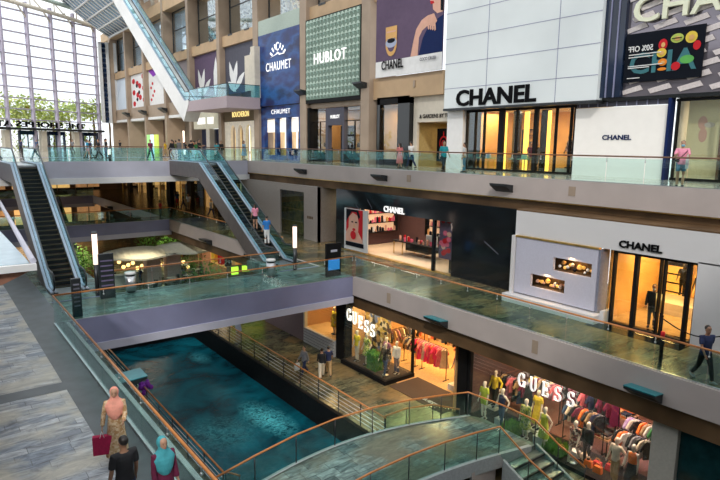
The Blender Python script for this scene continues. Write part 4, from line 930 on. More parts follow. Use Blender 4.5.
for i, (a_, b_) in enumerate(((49.2, 51.3), (47.1, 48.85), (44.9, 46.7))):
    part('display_back', MB().box((28.2, a_, .4), (28.3, b_, 3.85)), P('lit_display_back_%d' % i, (.85, .62, .35), .6, var=.1, emit=(1, .7, .4), es=.35), cs)
    part('blind', MB().box((27.55, a_, 2.55), (27.58, b_, 3.75)), P('lit_blind', (.9, .85, .78), .6, var=0, emit=(1, .92, .8), es=.6) if i == 0 else 'lit_blind_', cs) if i == 0 else part('blind', MB().box((27.55, a_, 2.55), (27.58, b_, 3.75)), bpy.data.materials['lit_blind'], cs)
    part('shelf', MB().box((27.6, a_, .4), (28.2, b_, 1.0)).box((27.9, (a_ + b_) / 2 - .3, 1.0), (28.1, (a_ + b_) / 2 + .3, 1.9)), 'gold' if i < 2 else 'navy', cs)
# arched shop
ar = empty('shop_front', (27.4, 60.2, 0), 0, 'cream shop front with three glowing arches under a gold sign', 'shop front')
part('sign_band', MB().box((27.25, 53.4, 3.75), (27.6, 60.8, 5.05)), cloth('bronze_band', (.16, .12, .07)), ar)
lettering('BOUCHERON', (27.22, 58.5, 4.2), .55, P('gold_lit_letters', (1, .8, .3), .4, var=0, emit=(1, .78, .3), es=.9), ar, width=3.9, depth=.03, bold=.0, spacing=1.15)
am = MB(); pts = [(-.05, 0)]
prev = 60.8
for c in (58.7, 56.9, 55.05):
    w_ = .62
    am.prism([(27.35, prev, 0), (27.35, c + w_, 0), (27.35, c + w_, 3.75), (27.35, prev, 3.75)], (.3, 0, 0)); prev = c - w_
    A_ = [(c + w_ * math.cos(R_(a)), 2.45 + .95 * math.sin(R_(a))) for a in range(0, 181, 20)]
    for k in range(len(A_) - 1): am.prism([(27.35, A_[k][0], A_[k][1]), (27.35, A_[k + 1][0], A_[k + 1][1]), (27.35, A_[k + 1][0], 3.75), (27.35, A_[k][0], 3.75)], (.3, 0, 0))
am.prism([(27.35, prev, 0), (27.35, 53.4, 0), (27.35, 53.4, 3.75), (27.35, prev, 3.75)], (.3, 0, 0))
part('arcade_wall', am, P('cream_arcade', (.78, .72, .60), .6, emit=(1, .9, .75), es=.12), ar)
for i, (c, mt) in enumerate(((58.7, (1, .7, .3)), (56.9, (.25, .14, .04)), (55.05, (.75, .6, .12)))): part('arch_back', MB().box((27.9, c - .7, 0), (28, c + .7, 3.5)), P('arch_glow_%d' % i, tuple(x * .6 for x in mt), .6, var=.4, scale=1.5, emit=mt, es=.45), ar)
# pale-signed shop in the next bay
ps = empty('shop_front', (27.4, 69, 0), 0, 'shop with a pale glowing sign band and dark doorway left of the arches', 'shop front')
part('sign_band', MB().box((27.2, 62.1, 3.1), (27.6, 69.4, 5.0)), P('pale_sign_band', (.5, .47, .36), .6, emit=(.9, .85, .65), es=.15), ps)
for k in range(8):
    if k != 4: part('letter_block', MB().box((27.12, 67.6 - k * .6, 3.65), (27.2, 68.0 - k * .6, 4.4)), 'letters_w', ps)
part('door_back', MB().box((28.2, 61.9, 0), (28.3, 69.4, 3.1)), P('dark_blue_interior', (.02, .03, .08), .4, var=.5), ps)
part('pier', MB().box((27.3, 64.9, 0), (27.9, 65.9, 3.1)), 'cream', ps)
# far bays at floor level: dark-toned back walls with signs
far_cols = [cloth('bay_grey', (.20, .16, .13)), cloth('bay_brown', (.16, .10, .07)), cloth('bay_green', (.05, .16, .12)), cloth('bay_dark', (.05, .05, .05))]
for k in range(4, 8):
    y0, y1 = cys[k] + .4, cys[k + 1] - .4
    struct('wall_bay', MB().box((29.4, y0, 0), (29.5, y1, 4.9)), far_cols[k % 4])
    light_area('bay_lamp', (28.6, (y0 + y1) / 2, 4.6), 1.4, 60, (1, .85, .6))
ks = empty('display_kiosk', (26.0, 79.5, 0), 0, 'low bright kiosk with yellow-green panels far down the upper level', 'kiosk')
for i, mt in enumerate(('p_lime', 'p_silver', 'p_green')): part('panel', MB().box((25.4, 77.6 + i * 1.5, .012), (25.6, 79.0 + i * 1.5, 2.5)), P('lit_kiosk_%d' % i, [(.5, .6, .1), (.6, .75, .85), (.3, .6, .2)][i], .5, emit=[(.5, .6, .1), (.6, .8, .9), (.3, .6, .2)][i], es=.6), ks)
# art panels between the beams
def petals(y0, y1, label, cols):
    L = y1 - y0; r = [(rect(0, 0, L, 4.9), cols[0])]
    for (a, ln, cx, cy, w_) in ((70, 3.2, L * .25, .3, .5), (110, 3.4, L * .3, .2, .45), (35, 3.0, L * .3, .3, .4), (150, 2.2, L * .35, .2, .4), (85, 4.2, L * .8, .1, .55)):
        d = (math.cos(R_(a)), math.sin(R_(a))); n_ = (-d[1], d[0]); P_ = []
        for t, ww in ((0, .1), (.25, .8), (.6, 1), (.85, .5), (1, 0)): P_.append((cx + d[0] * ln * t + n_[0] * w_ * ww, cy + d[1] * ln * t + n_[1] * w_ * ww))
        for t, ww in ((.85, .5), (.6, 1), (.25, .8), (0, .1)): P_.append((cx + d[0] * ln * t - n_[0] * w_ * ww, cy + d[1] * ln * t - n_[1] * w_ * ww))
        r.append(([(min(max(u, 0), L), min(max(v, 0), 4.9)) for u, v in P_], cols[1]))
    return picture('mural', 27.6, y1, 6.72, r, label, 'mural')
petals(53.4, 60.8, 'grey mural of white leaves above the corner balcony', ('p_grey', 'p_white'))
petals(62.1, 69.5, 'dark mural of pale petals beside the foot of the high escalator', ('p_plum', 'p_white'))
picture('mural', 27.6, 78.3, 6.72, [(rect(0, 0, 7.4, 4.9), cloth('dusky_panel', (.25, .22, .24)))], 'plain dusky panel hidden behind the high escalator', 'mural')  # plain panel in one even dusky grey
picture('mural', 27.6, 87.0, 6.72, [(rect(0, 0, 7.5, 4.9), 'p_white'), ([(0, 4.9), (7.5, 4.9), (7.5, 3.6), (4, 4.2), (2, 3.9)], 'p_purple')] + [(ell(1.0 + .7 * (i % 3), .8 + .55 * i, .35, .22), 'p_red') for i in range(5)], 'white panel with a purple corner and red dabs beside the high escalator', 'mural')
picture('mural', 27.6, 95.6, 6.72, [(rect(0, 0, 7.5, 4.9), 'p_white')] + [(ell(1.4 + 1.5 * ((i * 7) % 4) + .3 * (i % 2), .6 + .42 * i, .75, .42, 7, i), 'p_red') for i in range(10)] + [(ell(3 + (i % 2), 1.2 + i, .5, .3, 6), 'p_dark') for i in range(3)], 'white panel covered in bold red strokes', 'mural')
picture('mural', 27.6, 104.4, 6.72, [(rect(0, 0, 7.5, 4.9), cloth('ice_panel', (.62, .70, .80)))], 'pale ice-blue panel in the farthest bay', 'mural')
# balcony at the foot of the high escalator
bc = empty('corner_balcony', (23.5, 51.5, 4.75), 0, 'boxy mauve balcony at the foot of the high escalator', 'balcony')
part('slab', MB().box((23.45, 51.5, 4.75), (26.9, 61.6, 5.82)), cloth('mauve_balcony', (.40, .33, .36), .05), bc)
part('glass_side', MB().box((23.5, 51.55, 5.82), (26.9, 51.58, 6.95)), 'glass_cyan', bc); part('glass_side', MB().box((23.5, 51.55, 5.82), (23.53, 60.9, 6.95)), 'glass_cyan', bc)
part('handrail', MB().tube([(23.5, 60.9, 6.97), (23.5, 51.56, 6.97), (26.9, 51.56, 6.97)], .03, 6), 'darkmetal', bc)
part('side_pier', MB().box((26.4, 51.6, 5.82), (27.2, 52.4, 10.6)), 'cream', bc)
sbox('wall_screen', (27.35, 53.4, 6.72), (27.5, 55.6, 10.2), 'cream')
# ================================================================== middle level
WX = 22.1
# grey wall with dark picture window
struct('wall_grey', MB().box((WX, 33.8, MID), (WX + .15, 35.8, -1.5)).box((WX, 39.3, MID), (WX + .15, 46, -1.5)).box((WX, 35.8, -2.0), (WX + .15, 39.3, -1.5)).box((WX, 33.8, MID), (24.6, 34.0, -1.5)), cloth('grey_stone_wall', (.36, .31, .28), .1))
wd = empty('window_22', (WX, 35.8, MID)); wd['kind'] = 'structure'; wd['label'] = 'dark olive shop window in the grey wall right of the central escalator'
part('pane', MB().box((WX + .06, 35.8, MID + .05), (WX + .08, 39.3, -2.0)), 'clear', wd); part('back', MB().box((WX + .9, 34.2, MID), (WX + 1, 45, -1.9)), pattern('olive_backdrop', [(.03, .04, .015), (.10, .11, .03), (.16, .15, .04), (.05, .06, .03)], 1.4, 'NOISE'), wd)
sl2 = empty('wall_lettering', (WX, 35, -3.8)); tag(sl2, 'small dark raised letters on the grey wall beside the olive window', 'sign')
for k in range(4): part('letter_block', MB().box((WX - .02, 35.2 - k * .2, -3.85), (WX, 35.32 - k * .2, -3.65)), 'brown', sl2)
sbox('wall_passage', (27, 31.6, MID), (27.1, 34, -1.5), 'cream'); sbox('wall_passage', (22.4, 31.6, MID), (27, 31.75, -1.5), 'brown')
ex = empty('exit_sign', (24.4, 33.7, -2.4), 0, 'small green exit sign in the passage beside the grey wall', 'sign')
part('box', MB().box((24.3, 32.6, -2.9), (24.4, 33.3, -2.6)), P('green_lit_sign', (.02, .5, .2), .5, emit=(.05, .9, .3), es=.8), ex)
light_area('passage_lamp', (25, 33, -1.7), 1, 30)
# black wall and cosmetics shop
bw = MB(); bw.box((WX, 16.2, MID), (WX + .2, 21.0, -1.45)).box((WX, 31.0, MID), (WX + .2, 31.7, -1.45)).box((WX, 21.0, -2.55), (WX + .2, 31.0, -1.45)).box((WX, 22.35, MID), (WX + .2, 22.5, -2.55)).box((WX, 30.6, MID), (WX + .25, 31.0, -2.5))
struct('wall_black', bw, 'black')
for y, z, w_ in ((29.5, -2.3, .7), (28.3, -1.9, .5), (18.8, -3.2, .9)): tag(MB().prism([(WX - .012, y, z), (WX - .012, y - w_, z - .5), (WX - .012, y - w_, z - .56), (WX - .012, y, z - .06)], (.01, 0, 0)).build('ceiling_reflection_strip', 'p_grey'), 'ceiling reflection painted as a thin grey slanting line', 'trim', 'slanting grey lines on the black wall')  # reflections in the black gloss, modelled as thin grey strips
room(WX + .25, 27.2, 21.0, 31.0, MID, -2.3, cloth('mauve_dark_wall', (.10, .05, .05)), cloth('cream_shop_floor', (.72, .56, .38), .06), 'cream')
cf = empty('shop_front', (WX, 31, MID), 0, 'open cosmetics shop in the black wall with white CHANEL letters above', 'shop front')
part('glass_pane', MB().box((WX + .05, 21.05, MID + .03), (WX + .065, 22.35, -2.6)), 'clear', cf)
part('threshold', MB().box((WX - .05, 21, MID), (WX + .25, 31, MID + .03)), 'gold', cf)
p_ = atx(384, 211, WX - .03); lettering('CHANEL', (WX - .05, p_.y, -2.50), .36, 'letters_w', cf, width=1.85, depth=.04, bold=.03)
light_area('shop_lamp', (24.5, 29, -2.4), 1.8, 75, (1, .80, .62)); light_area('shop_lamp', (24.5, 26, -2.4), 1.8, 85, (1, .80, .62)); light_area('shop_lamp', (24, 22.6, -2.4), 1.2, 45, (1, .80, .62))
# portrait poster: white frame, woman's face with red lips
pp = empty('portrait_poster', (WX - .1, 30.6, MID), 0, 'lit portrait of a red-lipped woman in a tall white frame', 'poster')
part('frame', MB().box((WX - .1, 28.15, MID + .1), (WX, 30.6, -2.62)), 'offwhite', pp)
fc_ = [(rect(0, 0, 1.75, 2.1), 'p_skin'), ([(0, 2.1), (0, .6), (.25, .9), (.3, 1.6), (.7, 1.9), (1.2, 1.75), (1.35, 1.3), (1.3, .7), (1.75, .2), (1.75, 2.1)], 'p_red'), ([(0, 2.1), (0, 1.2), (.2, 1.5), (.6, 1.95), (1.1, 1.95), (1.35, 1.5), (1.5, 1.7), (1.3, 2.1)], 'p_dark'), (ell(.85, 1.15, .42, .58), 'p_skin'), (ell(.68, 1.3, .11, .05), 'p_dark'), (ell(1.08, 1.3, .11, .05), 'p_dark'), ([(.86, 1.25), (.95, 1.0), (.84, 1.0)], 'p_gold'), (ell(.88, .82, .17, .09), 'p_red'), (ell(.8, .45, .3, .28), 'p_red'), (rect(0, 0, .35, .5), 'p_skin')]
picture('picture', WX - .12, 30.35, -4.75, fc_, '', '', pp)
pp.children[-1].data.materials[0] = M['p_skin']
part('caption_strip', MB().box((WX - .13, 28.5, MID + .35), (WX - .1, 30.4, MID + .62)), 'p_dark', pp)
# shelving and lit panels on the back wall
def shelf_unit(y0, y1, label, mats, seed, z0=MID + .9, z1=MID + 2.9, X=27.0, swap=False):
    SW = Matrix(((0, 1, 0, 0), (1, 0, 0, 0), (0, 0, 1, 0), (0, 0, 0, 1))) if swap else Matrix.Identity(4)
    def part(n_, m_, mt_, r_): return globals()['part'](n_, m_.xf(SW), mt_, r_)
    r = empty('shelf_unit', SW @ Vector((X, y0, z0)), 0, label, 'shelf'); rnd = random.Random(seed)
    part('back_panel', MB().box((X + .1, y0, z0), (X + .16, y1, z1)), P('lit_shelf_' + str(seed), (.7, .45, .3), .5, emit=(1, .62, .35), es=.5), r)
    for z in (z0, z0 + .65, z0 + 1.3, z1 - .04): part('shelf_board', MB().box((X - .3, y0, z), (X + .1, y1, z + .04)), 'matblack', r)
    for y in (y0, y1 - .04): part('side', MB().box((X - .3, y, z0), (X + .1, y + .04, z1)), 'matblack', r)
    for z in (z0 + .04, z0 + .69, z0 + 1.34):
        y = y0 + .15
        while y < y1 - .15:
            h = rnd.uniform(.15, .42); w_ = rnd.uniform(.06, .14); m = MB(); m.box((X - .2, y, z), (X - .08, y + w_, z + h)).tube([(X - .14, y + w_ / 2, z + h), (X - .14, y + w_ / 2, z + h + .05)], w_ * .25, 6)
            o = tag(m.xf(SW).build('cosmetics_bottle', rnd.choice(mats), None, loc=SW @ Vector((X - .14, y, z))), 'small bottle or box on the ' + label, 'bottle', 'bottles on the ' + label); y += w_ + rnd.uniform(.05, .16)
pal = ['p_white', 'p_gold', 'p_red', 'p_dark', 'p_skin', 'p_pink']
shelf_unit(23.6, 26.6, 'lit shelf beside the portrait poster', pal, 1, X=30.85, swap=True)
shelf_unit(26.0, 27.9, 'middle lit shelf of the cosmetics shop', pal, 2)
shelf_unit(23.0, 24.7, 'right lit shelf of the cosmetics shop', pal, 3)
picture('poster', 26.9, 25.85, MID + .9, [(rect(0, 0, 1.0, 2.1), 'p_plum'), (ell(.5, 1.4, .32, .45), 'p_purple'), (ell(.55, .7, .38, .5), 'p_purple'), (ell(.45, 1.55, .14, .2), 'p_pink')], 'purple flower poster on the back wall of the cosmetics shop', 'poster')
ct = empty('display_table', (24.3, 25.6, MID), 0, 'black central table heaped with red boxes in the cosmetics shop', 'table')
part('tabletop', MB().box((23.8, 24.0, MID + .82), (25.0, 27.8, MID + .88)), 'matblack', ct); part('drawer_block', MB().box((23.85, 24.6, MID + .38), (24.9, 26.6, MID + .82)), 'black', ct)
for x in (23.85, 24.9):
    for y in (24.1, 26.9, 27.7): part('leg', MB().box((x - .02, y - .02, MID + .012), (x + .02, y + .02, MID + .82)), 'gold', ct)
for x in (24.1, 24.7): part('foot', MB().tube([(x, 25.0, MID + .38), (x, 25.3, MID + .05), (x, 26.2, MID + .05)], .02, 6), 'steel', ct)
rnd = random.Random(4)
for i in range(22):
    x, y = rnd.uniform(23.95, 24.85), 24.2 + i * .155; h = rnd.uniform(.08, .32)
    tag(MB().box((x - .05, y - .05, 0), (x + .05, y + .05, h)).box((x - .04, y - .04, h), (x + .04, y + .04, h + .03)).xf(Matrix.Translation((0, 0, MID + .88))).build('cosmetics_box', rnd.choice(['p_red', 'p_red', 'p_pink', 'p_white', 'p_dark', 'p_skin']), None), 'small cosmetics box on the black central table', 'box', 'cosmetics boxes on the black central table')
mr = empty('table_mirror', (24.3, 24.3, MID + .88), 0, 'bright white framed mirror standing on the black central table', 'mirror')
part('frame', MB().box((24.25, 24.25, MID + .9), (24.3, 25.2, MID + 1.5)), 'offwhite', mr); part('mirror_face', MB().box((24.235, 24.32, MID + .97), (24.25, 25.13, MID + 1.43)), 'steel', mr); part('foot', MB().box((24.2, 24.6, MID + .88), (24.4, 24.8, MID + .91)), 'steel', mr)
pr2 = [(rect(0, 0, 1.0, 2.4), 'p_plum')] + [(ell(.2 + .6 * rnd.random(), .3 + 1.9 * rnd.random(), .17, .15, 8), rnd.choice(['p_red', 'p_pink', 'p_red', 'p_skin'])) for _ in range(14)]
picture('poster', WX + .35, 22.3, MID + .75, pr2, 'tall red and pink flower poster at the right end of the cosmetics shop', 'poster')
lp = empty('lipstick_model', (WX + .5, 21.5, MID), 0, 'oversized purple lipstick model on a plinth behind the right pane', 'display model')
part('plinth', MB().box((WX + .45, 21.2, MID + .012), (WX + .75, 21.6, MID + 1.9)), 'matblack', lp); part('tube', MB().tube([(WX + .6, 21.4, MID + 1.9), (WX + .6, 21.4, MID + 2.45)], .14, 12), 'p_purple', lp); part('bullet', MB().tube([(WX + .6, 21.4, MID + 2.45), (WX + .6, 21.4, MID + 2.72)], [.09, .07], 12), 'p_skin', lp)
# ---- white shop unit with box window
W2 = 21.05
M['whiteunit'] = P('white_unit_panel', (.66, .65, .66), .45, var=.03, scale=.5)
struct('wall_white', MB().box((W2, -4, -2.45), (W2 + .6, 16.15, -1.36)).box((W2, -4, MID), (W2 + .3, 8.45, -2.4)).box((W2 + .3, 16.0, MID), (W2 + .6, 16.2, -1.55)), 'whiteunit')
struct('trim_11', MB().box((W2 + .0, -4, -1.36), (22.5, 16.15, -1.3)), 'brown')
ws = empty('wall_sign', (W2, 11.3, -2.3), 0, 'black CHANEL letters on the white lintel above the amber doorway', 'sign')
lettering('CHANEL', (W2 - .03, 11.3, -2.30), .28, 'letters_k', ws, width=1.62, depth=.04, bold=.03)
db = empty('display_box', (20.75, 16, -5), 0, 'pale lavender box window with two small amber displays', 'display window')
lav = cloth('lavender_panel', (.50, .50, .60), .04)
T0, T1 = atx(553.5, 257, 20.9), atx(591, 278, 20.9); L0, L1 = atx(531, 270, 20.9), atx(564, 292, 20.9)
zs = [(-3.68, -3.12), (-4.58, -4.02)]; ys = [(T1.y, T0.y), (L1.y, L0.y)]
m = MB(); m.box((20.9, 12.05, zs[0][1]), (21.05, 15.95, -2.5)).box((20.9, 12.05, zs[1][1]), (21.05, 15.95, zs[0][0])).box((20.9, 12.05, -5.0), (21.05, 15.95, zs[1][0]))
for (a_, b_), (c_, d_) in zip(ys, zs): m.box((20.9, 12.05, c_), (21.05, a_, d_)).box((20.9, b_, c_), (21.05, 15.95, d_))
part('front_panel', m, lav, db); part('side_panel', MB().box((20.95, 11.95, -5.0), (21.6, 12.05, -2.5)), cloth('slate_lavender', (.20, .21, .27)), db)
part('display_back', MB().box((21.5, 12.1, -5), (21.55, 15.9, -2.6)), cloth('umber_back', (.10, .06, .03)), db)
part('top_slot', MB().box((20.86, 12.0, -2.5), (21.05, 16.0, -2.43)), 'gold', db)
struct('trim_9', MB().box((20.45, 11.75, MID), (21.05, 16.25, MID + .34)).box((20.85, 11.6, MID), (21.6, 11.76, MID + .5)).box((20.8, 15.98, MID), (21.05, 16.14, -2.45)), 'whiteunit')
rnd = random.Random(8); amber = P('glowing_amber_piece', (.9, .55, .15), .3, metal=.3, emit=(1, .5, .1), es=.35)
for q, ((a_, b_), (c_, d_)) in enumerate(zip(ys, zs)):
    for i in range(14):
        y = a_ + .08 + (b_ - a_ - .16) * (i + .5) / 14; rr2 = rnd.uniform(.05, .11)
        tag(MB().ball((21.2 + rnd.uniform(0, .12), y, c_ + rr2 + .02 + rnd.uniform(0, .22)), rr2, 8, 6).build('display_ornament', [amber, 'p_skin', 'p_gold', 'p_white'][rnd.randrange(4)] if rnd.random() < .8 else 'p_dark'), 'small amber ornament in the ' + ('upper' if q == 0 else 'lower') + ' slot of the lavender box window', 'ornament', 'ornaments in the %s slot' % ('upper' if q == 0 else 'lower'))
    part('slot_floor', MB().box((21.0, a_, c_ - .02), (21.5, b_, c_ + .01)), 'umber_back', db)
    light_area('slot_lamp', (21.25, (a_ + b_) / 2, d_ + .1), 1.4, 16, (1, .6, .25), sy=.2)
# amber doorway
room(W2 + .65, 26.5, 4.0, 11.9, MID, -2.4, 'goldwall', 'honeyfloor', 'cream')
dr = front('shop_front', 'black-framed amber doorway below the white lintel with CHANEL letters', W2 + .25, 8.45, 11.6, MID, -2.45, [11.55, (10.68, .14), (9.78, .05), (9.62, .05), (8.8, .12), 8.5], tw=.08, bot=.05)
part('side_glass', MB().box((W2 - .1, 11.58, MID), (W2 + .3, 11.6, -2.45)), 'clear', dr)
for y in (9.78, 9.6): part('door_handle', MB().tube([(W2 + .1, y, MID + .9), (W2 + .1, y, MID + 1.6)], .02, 6), 'gold', dr)
sbox('floor', (20.2, 8.4, MID - .01), (21.7, 12.0, MID + .008), 'black')
for y in (10.8, 8.5): light_area('shop_lamp', (24, y, -2.5), 1.6, 130, (1, .62, .22))
light_area('shop_lamp', (22.4, 9.6, -2.5), .8, 40, (1, .66, .3))
cb = empty('display_cabinet', (26, 11.3, MID), 0, 'dark display cabinet with glowing shelves inside the amber doorway', 'cabinet')
part('carcass', MB().box((26.0, 10.9, MID + .012), (26.4, 11.8, MID + 1.9)), 'matblack', cb)
for k in range(4): part('lit_shelf', MB().box((25.94, 10.95, MID + .25 + .4 * k), (26.0, 11.75, MID + .57 + .4 * k)), amber, cb)
tb = empty('cream_plinth', (25.0, 10.5, MID), 0, 'glowing cream plinth under the figures inside the amber doorway', 'plinth'); part('block', MB().box((24.3, 9.6, MID + .012), (26, 11.6, MID + .5)), 'cream', tb)
mannequin((25.1, 10.6, MID + .75), R_(100), 'black posed figure standing on the cream plinth in the amber doorway', skin='dummy_k', top='matblack', bottom='matblack', stand=False, H=1.35, pose=HANDHIP)
mannequin((24.7, 9.75, MID + .5), R_(80), 'dark gold figure right of the posed black figure in the doorway', skin='dummy_k', dress=('p_gold', .4, .3), stand=False, H=1.7)
# stanchions and rope
for i, (x, y) in enumerate(((20.5, 9.2), (20.6, 7.0))):
    r = empty('rope_stanchion', (x, y, MID), 0, ['black rope stanchion beside the amber doorway', 'black rope stanchion by the white wall at the right edge'][i], 'stanchion')
    MB().rings([(0, 0, 0, .17, .17), (0, 0, .03, .16, .16)], 16).build('base', 'matblack', r); MB().tube([(0, 0, .03), (0, 0, .96)], .03, 8).build('pole', 'matblack', r); MB().ball((0, 0, .98), .045, 8, 6).build('finial', 'matblack', r)
rp = MB().tube([(20.5 + .1 * t, 9.2 - 2.2 * t, MID + .9 - .35 * math.sin(math.pi * t)) for t in [k / 12 for k in range(13)]], .022, 8); tag(rp.build('rope', 'matblack'), 'black rope slung between the two stanchions by the white wall', 'rope')
rb_ = empty('red_bollard', atz(660, 363, MID), 0, 'slim red-topped post behind the middle railing near the walking man', 'post')
MB().tube([(0, 0, 0), (0, 0, .85)], .06, 10).build('post', 'matblack', rb_); MB().tube([(0, 0, .85), (0, 0, 1.05)], .065, 10).build('cap', 'p_red', rb_)
# ---- warm shops farther along the middle level (behind the central escalator)
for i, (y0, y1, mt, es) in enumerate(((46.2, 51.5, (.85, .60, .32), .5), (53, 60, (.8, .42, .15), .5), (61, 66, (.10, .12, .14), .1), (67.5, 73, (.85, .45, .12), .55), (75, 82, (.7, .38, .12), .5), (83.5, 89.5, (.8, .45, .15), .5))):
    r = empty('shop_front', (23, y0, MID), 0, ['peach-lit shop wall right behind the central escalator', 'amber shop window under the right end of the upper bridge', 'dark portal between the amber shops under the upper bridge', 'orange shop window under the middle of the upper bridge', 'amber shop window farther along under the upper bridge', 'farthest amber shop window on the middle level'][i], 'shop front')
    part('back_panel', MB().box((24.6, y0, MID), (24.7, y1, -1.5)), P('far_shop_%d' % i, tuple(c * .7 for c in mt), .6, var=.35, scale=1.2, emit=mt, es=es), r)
    part('lintel', MB().box((23, y0 - .8, -2.1), (23.3, y1 + .8, -1.2)), 'matblack', r); part('pier', MB().box((22.9, y0 - 1.2, MID), (23.6, y0, -1.2)), 'matblack', r)
    part('glass_pane', MB().box((23.1, y0, MID), (23.12, y1, -2.1)), 'clear', r); part('mullion', MB().box((23.05, (y0 + y1) / 2 - .05, MID), (23.15, (y0 + y1) / 2 + .05, -2.1)), 'gold', r)
    for k in range(3): part('stock', MB().box((24.2, y0 + .5 + k * 1.5, MID), (24.5, y0 + 1.2 + k * 1.5, MID + 1.1 + .4 * (k % 2))), ['p_dark', 'p_gold', 'brown'][k], r)
struct('wall_back', MB().box((-14, 92, LOW), (27, 92.3, -1.1)), cloth('umber_wall', (.16, .10, .07)))
for lv, z in (('middle', MID), ('lower', LOW)):
    for k in range(7):
        x = -6 + k * 4.0; r = empty('shop_front', (x, 91.5, z), 0, 'small warm-lit shop window at the far end of the %s level' % lv, 'shop front', 'far shop windows of the %s level' % lv)
        part('back_panel', MB().box((x, 91.9, z + .3), (x + 3.2, 91.98, z + 3.1)), P('far_end_%s_%d' % (lv, k), (.6, .35, .15), .6, var=.5, scale=1.5, emit=(1, .5 + .06 * (k % 3), .2), es=.55 if k % 3 else .2), r)
        part('frame', MB().box((x - .1, 91.8, z), (x + 3.3, 91.9, z + .3)).box((x - .1, 91.8, z + 3.1), (x + 3.3, 91.9, z + 3.4)).box((x + 1.5, 91.8, z + .3), (x + 1.6, 91.9, z + 3.1)), 'matblack', r)
# ================================================================== lower level shops
sbox('wall_dark', (19.62, 16.85, LOW), (19.9, 17.5, MID - 1.2), 'black')
struct('wall_dark', MB().box((18.45, 25.45, LOW), (20, 26.4, MID - 1.2)).box((18.9, 16.75, LOW), (19.6, 17.3, MID - 1.2)), 'matblack')
struct('column', MB().box((18.2, 7.35, LOW), (19.4, 8.15, MID - 1.2)), cloth('pale_stone_pier', (.45, .43, .38), .06))
sbox('wall_teal', (18.4, -4, LOW), (18.6, 7.35, MID - 1.2), 'darkgreen')
sbox('ceiling', (18, 4, MID - 1.35), (27.4, 60, MID - 1.25), 'matblack')
sw = cloth('orange_pine_wall', (.62, .34, .14), .2); fl = cloth('orange_oak_floor', (.55, .33, .14), .15)
cloths = {n: cloth('cloth_' + n, c) for n, c in dict(pink=(.85, .22, .28), hotpink=(.85, .05, .20), coral=(.88, .25, .12), cream=(.75, .66, .52), black=(.015, .015, .018), navy=(.02, .03, .09), denim=(.05, .09, .18), yellow=(.75, .60, .04), lime=(.48, .58, .05), olive=(.14, .16, .05), green=(.05, .22, .06), maroon=(.16, .01, .05), orange=(.85, .20, .03), red=(.6, .03, .03), white=(.78, .76, .72), purple=(.25, .10, .45), lilac=(.50, .38, .65), tan=(.42, .28, .14), grey=(.22, .22, .24), mauve=(.35, .15, .25)).items()}
floral = pattern('dark_floral_cloth', [(.03, .02, .02), (.5, .35, .25), (.25, .05, .05), (.55, .50, .42), (.08, .04, .03)], 16)
flower2 = pattern('green_yellow_print', [(.35, .42, .06), (.6, .6, .2), (.1, .2, .05), (.5, .5, .3)], 18)
goldprint = pattern('beige_gold_print', [(.60, .40, .22), (.72, .55, .36), (.50, .28, .12), (.70, .48, .30)], 22)
def folded(x, y, z, mat, label, group, w=.3, d=.36, h=.05):
    m = MB().box((-d / 2, -w / 2, 0), (d / 2, w / 2, h)); m.tube([(-d / 2, -w / 2, h / 2), (-d / 2, w / 2, h / 2)], h / 2, 8)
    return tag(m.build('folded_clothes', mat, None, loc=None).__class__ and _place(m, mat, (x, y, z)), label, 'clothes', group)
def _place(m, mat, at):
    return None
FOLD = {}
def folded(x, y, z, mat, label, group, h=.06, rz=0):
    if h not in FOLD:
        m = MB().box((-.17, -.15, 0), (.17, .15, h)).tube([(-.17, -.15, h / 2), (-.17, .15, h / 2)], h / 2, 8); o = m.build('t', 'white'); FOLD[h] = o.data; bpy.data.objects.remove(o)
    o = bpy.data.objects.new('folded_clothes', FOLD[h]); COL.objects.link(o); o.location = (x, y, z); o.rotation_euler = (0, 0, rz); o.material_slots[0].link = 'OBJECT'; o.material_slots[0].material = M[mat] if isinstance(mat, str) else mat
    return tag(o, label, 'clothes', group)
def stocked_rack(x, y, z, rz, L, Hh, items, label, group, kind=('shirt',)):
    r = rack((x, y, z), rz, L, Hh, label); n = len(items); c, s_ = math.cos(rz), math.sin(rz)
    for i, mt in enumerate(items):
        t = -L / 2 + .08 + (L - .16) * (i + .5) / n
        garment((x + c * t, y + s_ * t, z + Hh - .06), rz + R_(58 + (i * 37) % 30), kind[i % len(kind)], mt, 'garment hanging on the ' + label, group)
def shelves(x, y0, y1, z, zs_, label, mats, seed, depth=.42, hs=(.06, .12)):
    r = empty('wall_shelf', (x, y0, z), 0, label, 'shelf'); rnd = random.Random(seed)
    for zz in zs_:
        part('shelf_board', MB().box((x - depth, y0, z + zz), (x, y1, z + zz + .03)), cloth('orange_pine_board', (.55, .32, .16)), r)
        y = y0 + .2
        while y < y1 - .15:
            hh = rnd.choice(hs)
            for k in range(rnd.choice((1, 2, 2))): folded(x - depth / 2, y, z + zz + .03 + k * (hh + .002), rnd.choice(mats), 'folded garment on the ' + label, 'folded clothes on the ' + label, hh)
            y += .40
    for y in (y0, (y0 + y1) / 2, y1): part('bracket_post', MB().box((x - .03, y - .02, z + .012), (x + .03, y + .02, z + zs_[-1] + .3)), 'matblack', r)
